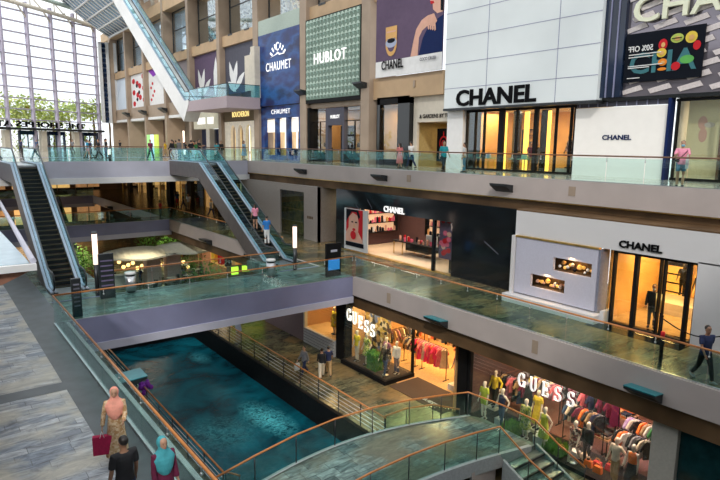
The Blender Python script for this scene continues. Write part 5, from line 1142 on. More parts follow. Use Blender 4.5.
# ---- corner clothes shop with glass window
room(18.9, 26.0, 17.5, 25.4, LOW, MID - 1.5, sw, fl, cloth('warm_ceiling', (.45, .30, .16)))
g1 = empty('shop_front', (18.3, 25.4, LOW), 0, 'corner clothes shop with glass display box and white GUESS letters by the canal walk', 'shop front')
part('base', MB().box((18.15, 21.55, LOW), (20.2, 25.5, LOW + .22)), 'matblack', g1)
part('glass_pane', MB().box((18.3, 21.7, LOW + .22), (18.315, 25.4, MID - 1.7)), 'clear', g1)
part('glass_return', MB().box((18.3, 21.7, LOW + .22), (20.15, 21.715, MID - 1.7)), 'clear', g1)
part('corner_post', MB().box((20.1, 21.6, LOW), (20.2, 21.75, MID - 1.6)), 'matblack', g1)
part('head_rail', MB().box((18.25, 21.6, MID - 1.75), (18.4, 25.45, MID - 1.5)).box((18.25, 21.6, MID - 1.75), (20.3, 21.75, MID - 1.5)).box((20.0, 17.3, MID - 1.9), (20.2, 21.7, MID - 1.5)), 'matblack', g1)
part('display_floor', MB().box((18.3, 21.7, LOW + .2), (20.1, 25.4, LOW + .24)), cloth('black_oak', (.05, .035, .03)), g1)
guess_sign(18.26, 25.05, 22.45, -8.15, .68, g1, slope=-.09)
part('backdrop', MB().box((19.75, 23.1, LOW + .24), (19.8, 25.35, MID - 1.7)), pattern('collage_backdrop', [(.55, .40, .10), (.08, .07, .05), (.60, .50, .35), (.12, .16, .30), (.35, .22, .08), (.03, .03, .03)], 4.5, 'VORONOI', .6), g1)
part('door_mat', MB().box((18.3, 17.6, LOW + .01), (20.3, 21.4, LOW + .025)), cloth('dark_brown_mat', (.06, .035, .025)), g1)
lettering('GUESS', (18.6, 19.4, LOW + .03), .22, 'p_white', g1, width=1.0, depth=.004, facing=Matrix(((0, 1, 0), (-1, 0, 0), (0, 0, 1))), bold=.01)
light_area('display_lamp', (19.0, 24.3, MID - 1.8), 1.2, 60, (1, .78, .45)); light_area('display_lamp', (19.0, 22.4, MID - 1.8), 1.0, 50, (1, .78, .45))
for x, y, p_ in ((21.5, 20.5, 90), (21.5, 23.5, 90), (24, 20, 120), (24, 23.5, 120)): light_area('shop_lamp', (x, y, MID - 1.65), 1.5, p_ * 1.5, (1, .64, .26))
def at0(px, py, z): return atz(px, py, z)
Z1 = LOW + .24
mannequin((18.75, 24.75, Z1), R_(95), 'leftmost mannequin of the corner shop window, in yellow top and pale trousers', top=cloths['yellow'], bottom=cloths['cream'], pose=STAND)
mannequin((18.85, 24.0, Z1), R_(85), 'mannequin in floral dress beside the leaf block in the corner window', dress=(flower2, .55, .26), pose=HANDHIP)
mannequin((19.3, 24.4, Z1), R_(90), 'tan-coated mannequin at the back of the corner window display', top=cloths['tan'], bottom=cloths['denim'], sleeve='long', pose=STAND)
lb = empty('leaf_block', (18.75, 23.2, Z1), 0, 'square block of green leaves among the corner window mannequins', 'plant')
lm = MB(); rnd = random.Random(5)
def leafbox(m, a, b, n, sz, rnd):
    for _ in range(n):
        c = Vector([rnd.uniform(a[k], b[k]) for k in range(3)]); k = rnd.randrange(5)
        if k == 0: c.x = a[0]
        elif k == 1: c.y = a[1]
        elif k == 2: c.z = b[2]
        d = Vector((rnd.uniform(-1, 1), rnd.uniform(-1, 1), rnd.uniform(-.3, 1))).normalized() * sz * rnd.uniform(.6, 1.2); e_ = d.cross(Vector((rnd.uniform(-1, 1), rnd.uniform(-1, 1), .5))).normalized() * sz * .3
        m.quad(c, c + d * .5 + e_, c + d, c + d * .5 - e_)
leafbox(lm, (-.28, -.4, 0), (.28, .4, .95), 900, .1, rnd); lm.build('leaves', 'foliage', lb); MB().box((-.24, -.36, 0), (.24, .36, .9)).build('core', 'green' if 'green' in M else cloths['green'], lb)
mannequin((18.75, 22.25, Z1), R_(110), 'mannequin in black jacket and jeans second from the corner window edge', top=cloths['black'], bottom=cloths['denim'], sleeve='long', pose=WALK, female=False)
mannequin((18.85, 21.95 + .03, Z1), R_(100), 'mannequin in white sweater and jeans at the glass corner', top=cloths['white'], bottom=cloths['denim'], sleeve='long', pose=STAND, female=False) if False else mannequin((19.35, 22.05, Z1), R_(105), 'mannequin in white sweater and dark jeans at the glass corner', top=cloths['white'], bottom=cloths['denim'], sleeve='long', pose=STAND)
mannequin((19.35, 22.9, Z1), R_(90), 'mannequin in pale top behind the black-jacketed one', top=cloths['mauve'], bottom=cloths['grey'], pose=HANDHIP)
bc_ = ['pink', 'hotpink', 'pink', 'coral', 'hotpink', 'cream', 'hotpink', 'pink']
stocked_rack(21.2, 21.4, LOW + .01, R_(90), 2.4, 1.75, [cloths[c] for c in ['cream', 'pink', 'pink', 'hotpink', 'hotpink', 'coral', 'hotpink', 'pink', 'hotpink', 'cream', 'pink', 'hotpink', 'coral', 'hotpink']], 'pink rack near the glass of the corner shop', 'pink garments of the corner shop', ('dress', 'shirt', 'dress'))
stocked_rack(22.6, 20.2, LOW + .01, R_(70), 1.5, 1.6, [cloths[c] for c in ['coral', 'black', 'coral', 'orange', 'coral', 'black', 'coral']], 'coral rack in the middle of the corner shop', 'coral garments of the corner shop')
stocked_rack(23.5, 22.6, LOW + .01, R_(90), 2.6, 1.7, [cloths[c] for c in ['tan', 'black', 'cream', 'tan', 'black', 'denim', 'cream', 'tan', 'black', 'coral', 'cream']], 'tan and black rack deeper in the corner shop', 'tan and black garments of the corner shop')
stocked_rack(25.5, 21.0, LOW + 1.75, R_(90), 4.2, 1.5 - .1, [cloths[c] for c in ['black', 'tan', 'cream', 'coral', 'black', 'tan', 'pink', 'black', 'coral', 'cream', 'tan', 'black', 'red', 'tan', 'cream', 'black']], 'high rail along the back wall of the corner shop', 'garments on the high rail of the corner shop')
table('display_table', 'pale table with stacked clothes by the entrance of the corner shop', 22.0, 23.0, 18.2, 19.3, LOW, .85, 'cream', 'offwhite')
for i in range(8): folded(22.2 + .4 * (i % 2), 18.4 + .35 * (i // 3), LOW + .855 + .062 * 0 + (.062 if i > 5 else 0), cloths[['coral', 'black', 'cream', 'navy', 'pink', 'tan', 'white', 'red'][i]], 'folded garment on the pale entrance table of the corner shop', 'folded clothes on the entrance table') if i not in () else None
shelves(26.0 - .05, 18.0, 25.0, LOW, (1.0, 1.7, 2.4), 'long shelves on the back wall of the corner shop', [cloths[c] for c in ('black', 'tan', 'cream', 'coral', 'red', 'denim')], 11)
pl = empty('low_plinth', (20.9, 18.6, LOW), 0, 'pink-white plinth under the mannequins at the right of the entrance', 'plinth'); part('block', MB().box((20.5, 17.75, LOW + .012), (21.4, 19.4, LOW + .3)), 'cream', pl)
mannequin((20.85, 19.05, LOW + .3), R_(95), 'mannequin in black top and pink skirt at the right of the entrance', top=cloths['pink'], bottom=cloths['black'], pose=HANDHIP)
mannequin((20.9, 18.1, LOW + .3), R_(85), 'mannequin in dark floral dress next to the black pillar', dress=(floral, .5, .25), pose=STAND)
mannequin((21.3, 18.6, LOW + .3), R_(90), 'black-clad mannequin at the back of the entrance plinth', top=cloths['black'], bottom=cloths['denim'], sleeve='long', pose=STAND)
stocked_rack(22.4, 24.9, LOW + 1.6, 0, 3.4, 1.5, [cloths[c] for c in 'black tan yellow black cream coral black tan denim black cream tan red black tan'.split()], 'upper rail along the left wall of the corner shop', 'garments on the upper left rail of the corner shop')
stocked_rack(22.4, 24.9, LOW + .01, 0, 3.4, 1.5, [cloths[c] for c in 'tan cream black tan mauve black cream black denim cream tan black coral cream'.split()], 'lower rail along the left wall of the corner shop', 'garments on the lower left rail of the corner shop')
stocked_rack(21.3, 22.9, LOW + .01, R_(90), 1.5, 1.6, [cloths[c] for c in 'black denim tan black cream navy tan black'.split()], 'dark rack just behind the corner window display', 'dark garments behind the corner window display')
# ---- warm window left of it
room(19.0, 24, 26.4, 31.5, LOW, MID - 1.6, sw, fl, 'warm_ceiling')
g0 = empty('shop_front', (18.4, 31, LOW), 0, 'warm shop window over a white ribbed base, left of the black pillar', 'shop front')
part('base', MB().box((18.35, 26.45, LOW), (18.9, 29.8, LOW + .95)), cloth('white_ribbed_base', (.55, .55, .56)), g0)
for k in range(5): part('rib', MB().box((18.33, 26.45, LOW + .15 + .18 * k), (18.36, 29.8, LOW + .18 + .18 * k)), 'grey' if 'grey' in M else cloths['grey'], g0)
part('glass_pane', MB().box((18.5, 26.45, LOW + .95), (18.52, 29.8, MID - 1.6)), 'clear', g0); part('post', MB().box((18.4, 29.75, LOW), (18.6, 29.9, MID - 1.6)), 'cream', g0)
part('display_floor', MB().box((18.5, 26.45, LOW + .9), (20.2, 29.8, LOW + .96)), 'orange_oak_floor', g0); part('side_wall', MB().box((18.4, 29.9, LOW), (18.5, 35, MID - 1.6)), cloth('plum_panel', (.20, .14, .15)), g0)
mannequin((19.1, 27.5, LOW + .96), R_(90), 'mannequin in golden coat in the warm window left of the black pillar', top=cloths['yellow'], skirt=(cloths['yellow'], .5, .26), sleeve='long', H=1.7)
mannequin((19.2, 26.9, LOW + .96), R_(80), 'mannequin in dark yellow dress nearest the black pillar in the warm window', dress=(cloths['tan'], .5, .24), H=1.7)
light_area('display_lamp', (19.3, 27.8, MID - 1.7), 1.2, 90, (1, .68, .3)); light_area('shop_lamp', (21.5, 29, MID - 1.7), 1.5, 70, (1, .68, .3))
# ---- second clothes shop
room(19.1, 26.0, 8.2, 16.65, LOW, MID - 1.5, cloth('dark_plum_wall', (.07, .035, .03), .2), cloth('rose_floor', (.13, .06, .045)), 'matblack')
g2 = empty('shop_front', (19.0, 15.6, LOW), 0, 'wide crowded clothes shop window with white GUESS letters under the middle fascia', 'shop front')
part('base', MB().box((18.9, 8.2, LOW), (20.6, 16.65, LOW + .15)), 'matblack', g2)
part('glass_pane', MB().box((19.0, 8.2, LOW + .15), (19.015, 16.6, MID - 1.6)), 'clear', g2)
part('frame', MB().box((18.92, 8.15, LOW), (19.1, 8.3, MID - 1.6)).box((18.92, 16.55, LOW), (19.1, 16.7, MID - 1.5)).box((18.92, 8.2, MID - 1.68), (19.1, 16.65, MID - 1.55)), 'matblack', g2)
guess_sign(18.9, 13.93, 11.25, -8.25, .58, g2, slope=.0)
lettering('GUESS', (17.78, 10.45, -7.42), .1, 'cream', g2, width=.55, depth=.01) if False else None
Z2 = LOW + .15
mans = [((485, 383), 95, 'leftmost mannequin of the wide window, in yellow-green top and shorts', dict(top=cloths['lime'], bottom=cloths['lime'], cut=.6, pose=STAND)),
        ((496, 372), 90, 'mannequin in bright yellow jacket standing behind the leftmost two', dict(top=cloths['yellow'], bottom=cloths['black'], sleeve='long', pose=HANDHIP)),
        ((503, 390), 85, 'mannequin in dark strap dress over denim, second at the glass', dict(top=cloths['navy'], bottom=cloths['denim'], sleeve='none', pose=HANDHIP)),
        ((524, 402), 95, 'mannequin in green patterned coat under the letter U', dict(dress=(flower2, .45, .25), sleeve='long', pose=STAND)),
        ((539, 392), 90, 'mannequin in long yellow dress behind the neon green one', dict(dress=(cloths['yellow'], .25, .26), pose=STAND)),
        ((543, 410), 80, 'mannequin in neon green dress in front of the yellow one', dict(dress=(cloths['lime'], .45, .24), sleeve='none', pose=HANDHIP)),
        ((572, 424), 95, 'mannequin in dark floral shirt and shorts in the middle of the wide window', dict(top=floral, bottom=floral, cut=.6, pose=WALK2)),
        ((589, 424), 90, 'mannequin all in black beside the floral one', dict(top=cloths['black'], bottom=cloths['black'], sleeve='long', pose=STAND)),
        ((613, 442), 85, 'mannequin in long beige trousers suit with a yellow scarf', dict(top=cloths['cream'], bottom=cloths['tan'], wide=1.5, pose=HANDHIP)),
        ((630, 449), 95, 'mannequin in orange top and black skirt, rightmost in the wide window', dict(top=cloths['orange'], skirt=(cloths['black'], .35, .26), sleeve='none', pose=STAND))]
for (px, py), a, lb_, kw in mans:
    behind = 'behind' in lb_; zz = Z2 + 1.66 + (.12 if behind else 0)
    p = atz(px, py, zz); x = max(p.x, 19.3) 
    if behind: x = max(x, 19.95); base = MB().box((x - .25, p.y - .25, Z2), (x + .25, p.y + .25, Z2 + .12)); tag(base.build('low_plinth', 'cream'), 'low cream plinth under the ' + lb_.split(' in ')[1].split(' standing')[0].split(' behind')[0] + ' mannequin', 'plinth')
    mannequin((x, p.y, Z2 + (.12 if behind else 0)), R_(a), lb_, H=1.74, **kw)
for i, (x, y, s_) in enumerate(((19.35, 15.5, .3), (19.3, 13.35, .42), (19.8, 14.45, .3), (19.6, 11.95, .3))):
    r = empty('display_crate', (x, y - .35, Z2), 0, ['white crate at the left end of the wide window', 'larger white crate beside the neon green mannequin', 'white crate half hidden in the grass of the wide window', 'white crate with orange bag at the middle of the wide window'][i], 'crate')
    MB().box((-s_ / 2, -s_ / 2, 0), (s_ / 2, s_ / 2, s_)).build('box', 'white', r); MB().box((-s_ / 2 - .01, -s_ / 2 - .01, s_), (s_ / 2 + .01, s_ / 2 + .01, s_ + .02)).build('rim', 'offwhite', r)
for i, (y0, y1) in enumerate(((14.0, 14.9), (11.9, 13.0))):
    m = MB(); rnd = random.Random(20 + i)
    for _ in range(1300):
        c = Vector((rnd.uniform(19.1, 19.9), rnd.uniform(y0, y1), Z2)); hgt = rnd.uniform(.15, .4); dd = Vector((rnd.uniform(-.1, .1), rnd.uniform(-.1, .1), hgt)); e_ = Vector((rnd.uniform(-.02, .02), .02, 0)); m.quad(c - e_, c + e_, c + dd)
    tag(m.build('grass_strip', pattern('display_grass_%d' % i, [(.03, .12, .01), (.10, .28, .03), (.2, .42, .05)], 8, 'NOISE')), ['strip of grass at the left of the wide window', 'strip of grass at the middle of the wide window'][i], 'grass', kind='stuff')
bags_ = [(19.5, 10.95, 'orange'), (19.7, 10.7, 'red'), (19.4, 10.5, 'orange'), (19.8, 11.3, 'cream'), (19.9, 10.3, 'red'), (19.5, 12.1, 'tan'), (19.9, 14.2, 'pink')]
for i, (x, y, c) in enumerate(bags_): handbag(x, y, Z2 + .001 if i != 5 else Z2, cloths[c], ['orange handbag left of the beige suit mannequin', 'red handbag behind the orange ones', 'small orange handbag nearest the beige suit', 'cream handbag at the foot of the black mannequin', 'red handbag nearest the rack at the right', 'tan handbag next to the grass in the wide window', 'pink handbag between the green coat and the crates'][i])
mk = lambda s_: [cloths[c] for c in s_.split()]
stocked_rack(21.6, 9.6, LOW + .01, R_(90), 2.2, 1.75, mk('orange red olive cream black green white tan orange black cream lilac'), 'colourful rack behind the beige suit mannequin', 'garments behind the beige suit mannequin')
stocked_rack(22.2, 12.6, LOW + .01, R_(90), 2.6, 1.85, mk('maroon maroon black maroon black navy maroon pink black maroon mauve black'), 'maroon and black rack in the middle of the wide shop', 'maroon and black garments', ('dress', 'shirt'))
stocked_rack(21.8, 14.6, LOW + .01, R_(90), 1.6, 1.85, mk('pink mauve cream black tan maroon yellow'), 'mixed rack behind the left mannequins of the wide shop', 'garments behind the left mannequins')
stocked_rack(24.2, 10.0, LOW + 1.3, R_(90), 2.4, 1.7, mk('purple lilac purple black lilac purple lilac white black purple'), 'high purple rail at the right of the wide shop', 'purple garments on the high rail')
stocked_rack(24.4, 13.6, LOW + 1.2, R_(90), 3.0, 1.7, mk('orange black tan red cream black tan orange black tan cream black red'), 'high mixed rail at the back of the wide shop', 'garments on the high back rail')
stocked_rack(21.0, 15.6, LOW + .01, R_(90), 1.7, 1.8, mk('black maroon navy tan black pink mauve black tan'), 'dark rack at the far left of the wide shop', 'garments at the far left of the wide shop', ('dress', 'shirt'))
stocked_rack(23.6, 15.2, LOW + 1.0, R_(90), 2.4, 1.75, mk('orange yellow black tan orange cream black tan orange black cream'), 'high orange rail at the left back of the wide shop', 'orange garments at the left back', ('dress', 'shirt'))
stocked_rack(20.9, 12.1, LOW + .01, R_(90), 1.8, 1.7, mk('black navy tan black orange maroon black cream denim'), 'dark rack behind the neon green mannequin', 'garments behind the neon green mannequin')
stocked_rack(20.7, 9.9, LOW + .01, R_(90), 1.5, 1.55, mk('black cream black grey black white orange black'), 'black and white rack right behind the beige suit', 'black and white garments')
stocked_rack(22.9, 10.6, LOW + .9, R_(90), 2.4, 1.7, mk('black red black navy black lilac black cream tan black purple'), 'black rail above the central pine table', 'garments above the central pine table')
shelves(25.95, 8.6, 15.3, LOW, (1.0, 1.8, 2.5), 'long shelves on the back wall of the wide shop', mk('orange red tan cream black navy'), 12)
for i, (x0, x1, y0, y1) in enumerate(((22.8, 23.7, 11.2, 13.2), (22.3, 23.2, 8.5, 9.1), (20.9, 21.4, 11.0, 12.6))):
    lbl = ['pine table of folded clothes at the centre of the wide shop', 'table with lilac piles at the right end of the wide shop', 'low pine table behind the floral mannequin'][i]
    h = (.95, 1.35, .7)[i]; table('display_table', lbl, x0, x1, y0, y1, LOW, h, 'orange_pine_board', 'matblack')
    n = 0
    for yy in [y0 + .2 + .36 * k for k in range(int((y1 - y0 - .2) / .36) + 1)]:
        for xx in ([x0 + .22, x1 - .22] if x1 - x0 > .7 else [(x0 + x1) / 2]):
            for k in range(3): folded(xx, yy, LOW + h + .001 + k * .062, (mk('orange red cream tan navy black coral'), mk('lilac purple white yellow lilac navy'), mk('tan orange cream red black'))[i][(n * 3 + k * 2) % (7 if i == 0 else 5)], 'folded garment on the ' + lbl, 'folded clothes on the ' + lbl)
            n += 1
tag(MB().box((22.3, 8.45, LOW + .012), (22.4, 9.1, LOW + 1.25)).build('cabinet_front', cloth('rose_white_panel', (.62, .45, .42))), 'pale pink panel under the lilac piles', 'panel')
cb2 = bpy.data.objects['cabinet_front']; cb2.name = 'counter_screen'
for x, y, p_, c in ((20.0, 14.5, 70, (1, .7, .42)), (20.0, 12.0, 70, (1, .72, .5)), (20.0, 9.6, 70, (1, .72, .55)), (22.5, 14, 110, (1, .62, .32)), (22.5, 11.5, 90, (1, .6, .35)), (22.8, 9.3, 120, (.95, .62, .85)), (25, 12, 90, (1, .6, .35))): light_area('shop_lamp', (x, y, MID - 1.6), 1.2, p_ * 1.25, c)
for k in range(10): tag(MB().tube([(20.6 + (k % 2) * 2.2, 8.9 + (k // 2) * 1.5, MID - 1.66), (20.6 + (k % 2) * 2.2, 8.9 + (k // 2) * 1.5, MID - 1.6)], .09, 10).build('ceiling_spotlight', 'down'), 'round warm downlight in the ceiling of the wide clothes shop', 'ceiling light', 'downlights of the wide clothes shop')
# ================================================================== arched footbridge with steps
def bz(x): return -9.8 + .28 * math.sin(math.pi * min(1, max(0, (x - 6.5) / 11.0)))
def by1(x): return 15.35 + .9 * math.sin(math.pi * min(1, max(0, (x - 5.0) / 12.8)))      # far edge
def by0(x): return 12.2 + .45 * math.sin(math.pi * min(1, max(0, (x - 5.0) / 12.8)))     # near edge
ab = MB(); es_ = MB(); xs = [4 + .6 * k for k in range(23)] + [17.6]
for a_, b_ in zip(xs[:-1], xs[1:]):
    if b_ <= a_: continue
    ab.quad((a_, by0(a_), bz(a_)), (b_, by0(b_), bz(b_)), (b_, by1(b_), bz(b_)), (a_, by1(a_), bz(a_)))
    ab.quad((a_, by0(a_), bz(a_) - .45), (a_, by1(a_), bz(a_) - .45), (b_, by1(b_), bz(b_) - .45), (b_, by0(b_), bz(b_) - .45))
    for f_, s_ in ((by1, 1), (by0, -1)):
        es_.quad((a_, f_(a_) + .02 * s_, bz(a_) + .04), (b_, f_(b_) + .02 * s_, bz(b_) + .04), (b_, f_(b_) + .02 * s_, bz(b_) - .5), (a_, f_(a_) + .02 * s_, bz(a_) - .5))
        es_.quad((a_, f_(a_) + .02 * s_, bz(a_) + .04), (b_, f_(b_) + .02 * s_, bz(b_) + .04), (b_, f_(b_) - .13 * s_, bz(b_) + .04), (a_, f_(a_) - .13 * s_, bz(a_) + .04))
struct('floor', ab, 'slate_teal'); struct('trim_10', es_, cloth('pale_bridge_edge', (.42, .45, .46)))
struct('floor', MB().prism([(17.6, by0(17.6), -9.8), (17.9, by0(17.6), -9.8), (17.9, 14.9, -9.8), (17.6, by1(17.6), -9.8)], (0, 0, -.5)), 'slate_teal')
st = empty('stair_flight', (16.0, 12.5, LOW), 0, 'short dark flight of steps going down from the arched bridge', 'stairs')
for k in range(6):
    part('step', MB().box((16.0, 12.2 - .42 * (k + 1), LOW + .012), (17.85, 12.2 - .42 * k, -9.97 - .165 * k + .005)), 'slate_teal', st); part('nosing', MB().box((16.0, 12.2 - .42 * (k + 1) - .01, -9.97 - .165 * k - .05), (17.85, 12.2 - .42 * (k + 1) + .05, -9.965 - .165 * k + .012)), cloth('dark_nosing', (.02, .02, .02)), st)
for x in (15.9, 17.85): part('stringer', MB().prism([(x, 12.2, -9.75), (x, 10.0, -10.72), (x, 10.0, LOW + .01), (x, 12.2, LOW + .01)], (.1, 0, 0)), 'pale_bridge_edge', st)
struct('wall_plinth', MB().box((14.6, by0(15), LOW), (15.9, by0(15) + .1, -9.95)), 'fascia')
def poly_rail(pts, label, gm='glass_dark'):
    """handrail on glass that follows a line of points on the floor"""
    r = empty('glass_railing', pts[0], 0, label, 'railing'); o = Vector(pts[0]); q = [Vector(p) - o for p in pts]
    MB().tube([p + Vector((0, 0, 1.08)) for p in q], .034, 8).build('handrail', 'rail', r)
    for a_, b_ in zip(q[:-1], q[1:]):
        d = (b_ - a_); n_ = Vector((-d.y, d.x, 0)).normalized() * .008; a2 = a_ + d * .02; b2 = b_ - d * .02
        MB().prism([a2 + n_ + Vector((0, 0, .03)), b2 + n_ + Vector((0, 0, .03)), b2 + n_ + Vector((0, 0, 1.0)), a2 + n_ + Vector((0, 0, 1.0))], -n_ * 2).build('glass_panel', gm, r)
        MB().tube([a_, a_ + Vector((0, 0, 1.08))], .02, 6).build('post', 'darkmetal', r)
    MB().tube([q[-1], q[-1] + Vector((0, 0, 1.08))], .02, 6).build('post', 'darkmetal', r)
    return r
X1 = [6.2, 7.9, 9.6, 11.3, 13.0, 14.7, 16.2, 17.5]
poly_rail([(x, by1(x) - .05, bz(x)) for x in X1] + [(17.7, 13.6, -9.8), (17.75, 12.2, -9.85), (17.8, 11.2, -10.4), (17.8, 10.1, -10.78)], 'far orange-topped railing of the arched bridge turning down beside the steps')
X2 = [8.6, 10.2, 11.8, 13.4, 14.9, 16.0]
poly_rail([(x, by0(x) + .08, bz(x)) for x in X2] + [(16.05, 11.2, -10.4), (16.05, 10.1, -10.78)], 'near orange-topped railing of the arched bridge')
poly_rail([(14.6, 17.3, LOW), (15.8, 17.3, LOW), (17.0, 16.9, LOW), (17.6, 15.9, LOW)], 'low glass screen between the canal walk and the arched bridge')
poly_rail([(7.5, 17.3, LOW), (7.5, 16.2, LOW + .4)], 'short orange railing where the left bank meets the arched bridge')
# ================================================================== lamps, bins, boards
for i, (y, x, lbl) in enumerate(((17.25, XM - .12, 'teal-topped wedge lamp on the middle fascia over the corner clothes shop'), (8.15, XM - .12, 'teal-topped wedge lamp on the middle fascia nearest the right edge'))): uplight(x, y, MID - .62, lbl)
uplight(4.05, 18.1, MID - .5, 'teal-topped wedge lamp on the left edge above the canal bank', dirx=1, wd=.4, dp=1.1)
for y, lbl in ((27.0, 'dark wedge lamp on the upper fascia below the strolling couple'), (17.8, 'dark wedge lamp on the upper fascia below the golden shop'), (36.0, 'dark wedge lamp on the upper fascia near the grey wall')): uplight(XU - .12, y, -.38, lbl, teal=False)
for y, lbl in ((35.3, 'dark wedge lamp at the right foot of the faceted screen'), (43.8, 'dark wedge lamp between the blue poster and the faceted screen'), (78.5, 'dark wedge lamp on the far facade right of the red-stroked panel'), (87.2, 'dark wedge lamp on the far facade below the red-stroked panel'), (95.5, 'dark wedge lamp on the far facade near the end')): uplight(26.95, y, 5.95 if y < 60 else 5.9, lbl, teal=False, s=1.1 if y < 60 else 1.6)
for y, lbl in ((34.6, 'dark wedge lamp on the middle fascia at the foot of the central escalator'), (42.5, 'dark wedge lamp on the middle fascia under the escalator'), (57.0, 'dark wedge lamp on the middle fascia beyond the back bridge, nearest'), (63.5, 'dark wedge lamp on the middle fascia beyond the back bridge, second'), (71, 'dark wedge lamp on the middle fascia beyond the back bridge, farthest')): uplight(XM - .12, y, MID - .6, lbl, teal=False, s=1.2)
def lamp_post(p, label, H=2.9):
    r = empty('light_bollard', p, 0, label, 'lamp post'); MB().tube([(0, 0, .012), (0, 0, H * .5)], .10, 12).build('post', 'darkmetal', r); MB().tube([(0, 0, H * .5), (0, 0, H - .08)], .11, 12).build('lamp_tube', 'lampwarm', r); MB().tube([(0, 0, H - .08), (0, 0, H)], .12, 12).build('cap', 'darkmetal', r)
lamp_post(atz(98, 296, MID), 'slim glowing lamp post beside the dark directory board on the left landing', 2.9)
lamp_post(atz(295, 270, MID), 'slim glowing lamp post at the foot of the central escalator', 2.5)
lamp_post((11.5, 46.2, UP), 'short white-striped post on the upper bridge near the left escalator', 1.0)
lamp_post((17.3, 46.2, UP), 'short white-striped post on the upper bridge left of the central escalator', 1.0)
lamp_post((26.2, 70.2, UP), 'tall glowing lamp post behind the crowd on the upper level', 3.0)
def bin_(p, label, h=.95):
    r = empty('litter_bin', p, 0, label, 'litter bin'); MB().tube([(0, 0, .012), (0, 0, .08)], .2, 16).build('foot', 'darkmetal', r); MB().tube([(0, 0, .08), (0, 0, h - .18)], .24, 18).build('bin_body', 'steel', r); MB().tube([(0, 0, h - .18), (0, 0, h - .1)], .2, 18).build('slot', 'matblack', r); MB().rings([(0, 0, h - .1, .26, .26), (0, 0, h, .24, .24)], 18).build('lid', 'white', r)
bin_(atz(131, 292, MID), 'steel litter bin with white lid on the middle bridge near the directory board')
bin_(atz(271, 277, MID), 'steel litter bin with white lid near the foot of the central escalator')
def board(p, w_, h, label, face):
    r = empty('directory_board', p, 0, label, 'sign'); MB().box((-w_ / 2, -.07, .012), (w_ / 2, .07, h)).build('slab', 'darkmetal', r)
    for k in range(6): MB().box((-w_ / 2 + .06, -.08, h * .28 + k * h * .11), (w_ / 2 - .06, -.07, h * .28 + k * h * .11 + .06)).build('panel_strip', face, r)
board(atz(108, 298, MID), .62, 2.0, 'tall dark directory board with faint violet rows on the left landing', cloth('violet_strip', (.16, .13, .24)))
board(atz(79, 318, MID) + Vector((0, .2, 0)), .34, 1.55, 'narrow dark pillar sign with pale top at the corner of the near railing', cloth('pale_strip', (.2, .2, .26)))
bb = empty('information_screen', atz(333, 276, MID), 0, 'dark information screen with blue glow at the right end of the middle bridge', 'screen')
MB().box((-.45, -.08, .012), (.45, .08, 1.75)).build('housing', 'matblack', bb); MB().box((-.36, -.09, .35), (.36, -.08, .95)).build('display', P('blue_screen', (.02, .12, .35), .3, emit=(.05, .3, .8), es=.5), bb); MB().box((-.2, -.09, 1.3), (.2, -.08, 1.42)).build('header', 'lilac_pale', bb)
ns = empty('neon_sign', aty(232, 268, 41), 0, 'bright yellow-green shop sign low under the middle gallery', 'sign'); nm = P('yellow_green_neon', (.6, .9, .05), .4, var=0, emit=(.65, .95, .05), es=1.2)
NP = aty(232, 275, 41); part('block', MB().box((NP.x, 41, NP.z), (NP.x + .55, 41.1, NP.z + .6)), nm, ns); part('bar', MB().box((NP.x + .9, 41, NP.z + .15), (NP.x + 1.5, 41.1, NP.z + .6)), nm, ns); part('bar', MB().box((NP.x + 1.6, 41, NP.z + .3), (NP.x + 2.7, 41.1, NP.z + .75)), nm, ns); part('backing_wall', MB().box((NP.x - .3, 41.15, LOW), (NP.x + 3.4, 41.35, LOW + 2.8)), 'brown', ns)
sb = empty('leaning_board', (15.9, 34.2, LOW), 0, 'small pale striped board standing on the canal walk under the bridge', 'board'); part('panel', MB().prism([(15.7, 33.9, LOW + .012), (16.1, 33.9, LOW + .012), (16.1, 34.3, LOW + 1.1), (15.7, 34.3, LOW + 1.1)], (0, .05, 0)), 'p_silver', sb)
pb = empty('purple_bouquet', atz(145, 385, LOW + 1.0), 0, 'purple bunch of flowers on the canal bank railing', 'flowers'); m = MB(); rnd = random.Random(9)
for _ in range(16): m.ball((rnd.uniform(-.25, .25), rnd.uniform(-.3, .3), rnd.uniform(-.3, .35)), rnd.uniform(.08, .15), 8, 6)
m.build('blossoms', 'p_purple', pb)
# translucent canopy at the left edge
cn = empty('glass_canopy', (0, 14, -1.3), 0, 'glazed canopy corner with white front and brown underside at the left edge', 'canopy')
part('front_edge', MB().prism([(-2, 13.9, -1.16), (1.85, 13.9, -1.20), (1.85, 13.9, -1.34), (-2, 13.9, -1.34)], (0, .12, 0)), 'white', cn)
part('soffit', MB().prism([(-2, 14.02, -1.33), (1.8, 14.02, -1.33), (1.2, 14.02, -1.60), (-2, 14.02, -2.3)], (0, 12, 0)), cloth('copper_soffit', (.30, .14, .09)), cn)
part('glass_top', MB().box((-2, 14.1, -1.22), (1.75, 30, -1.2)), P('pale_glass_roof', (.32, .45, .52), .15, var=.1), cn)
for a_, b_ in (((1.8, 14), (2.7, 30)), ((.75, 14), (1.5, 30))): part('frame_bar', MB().tube([(a_[0], a_[1], -1.15), (b_[0], b_[1], -1.15)], .07, 6), 'lilac_pale', cn)
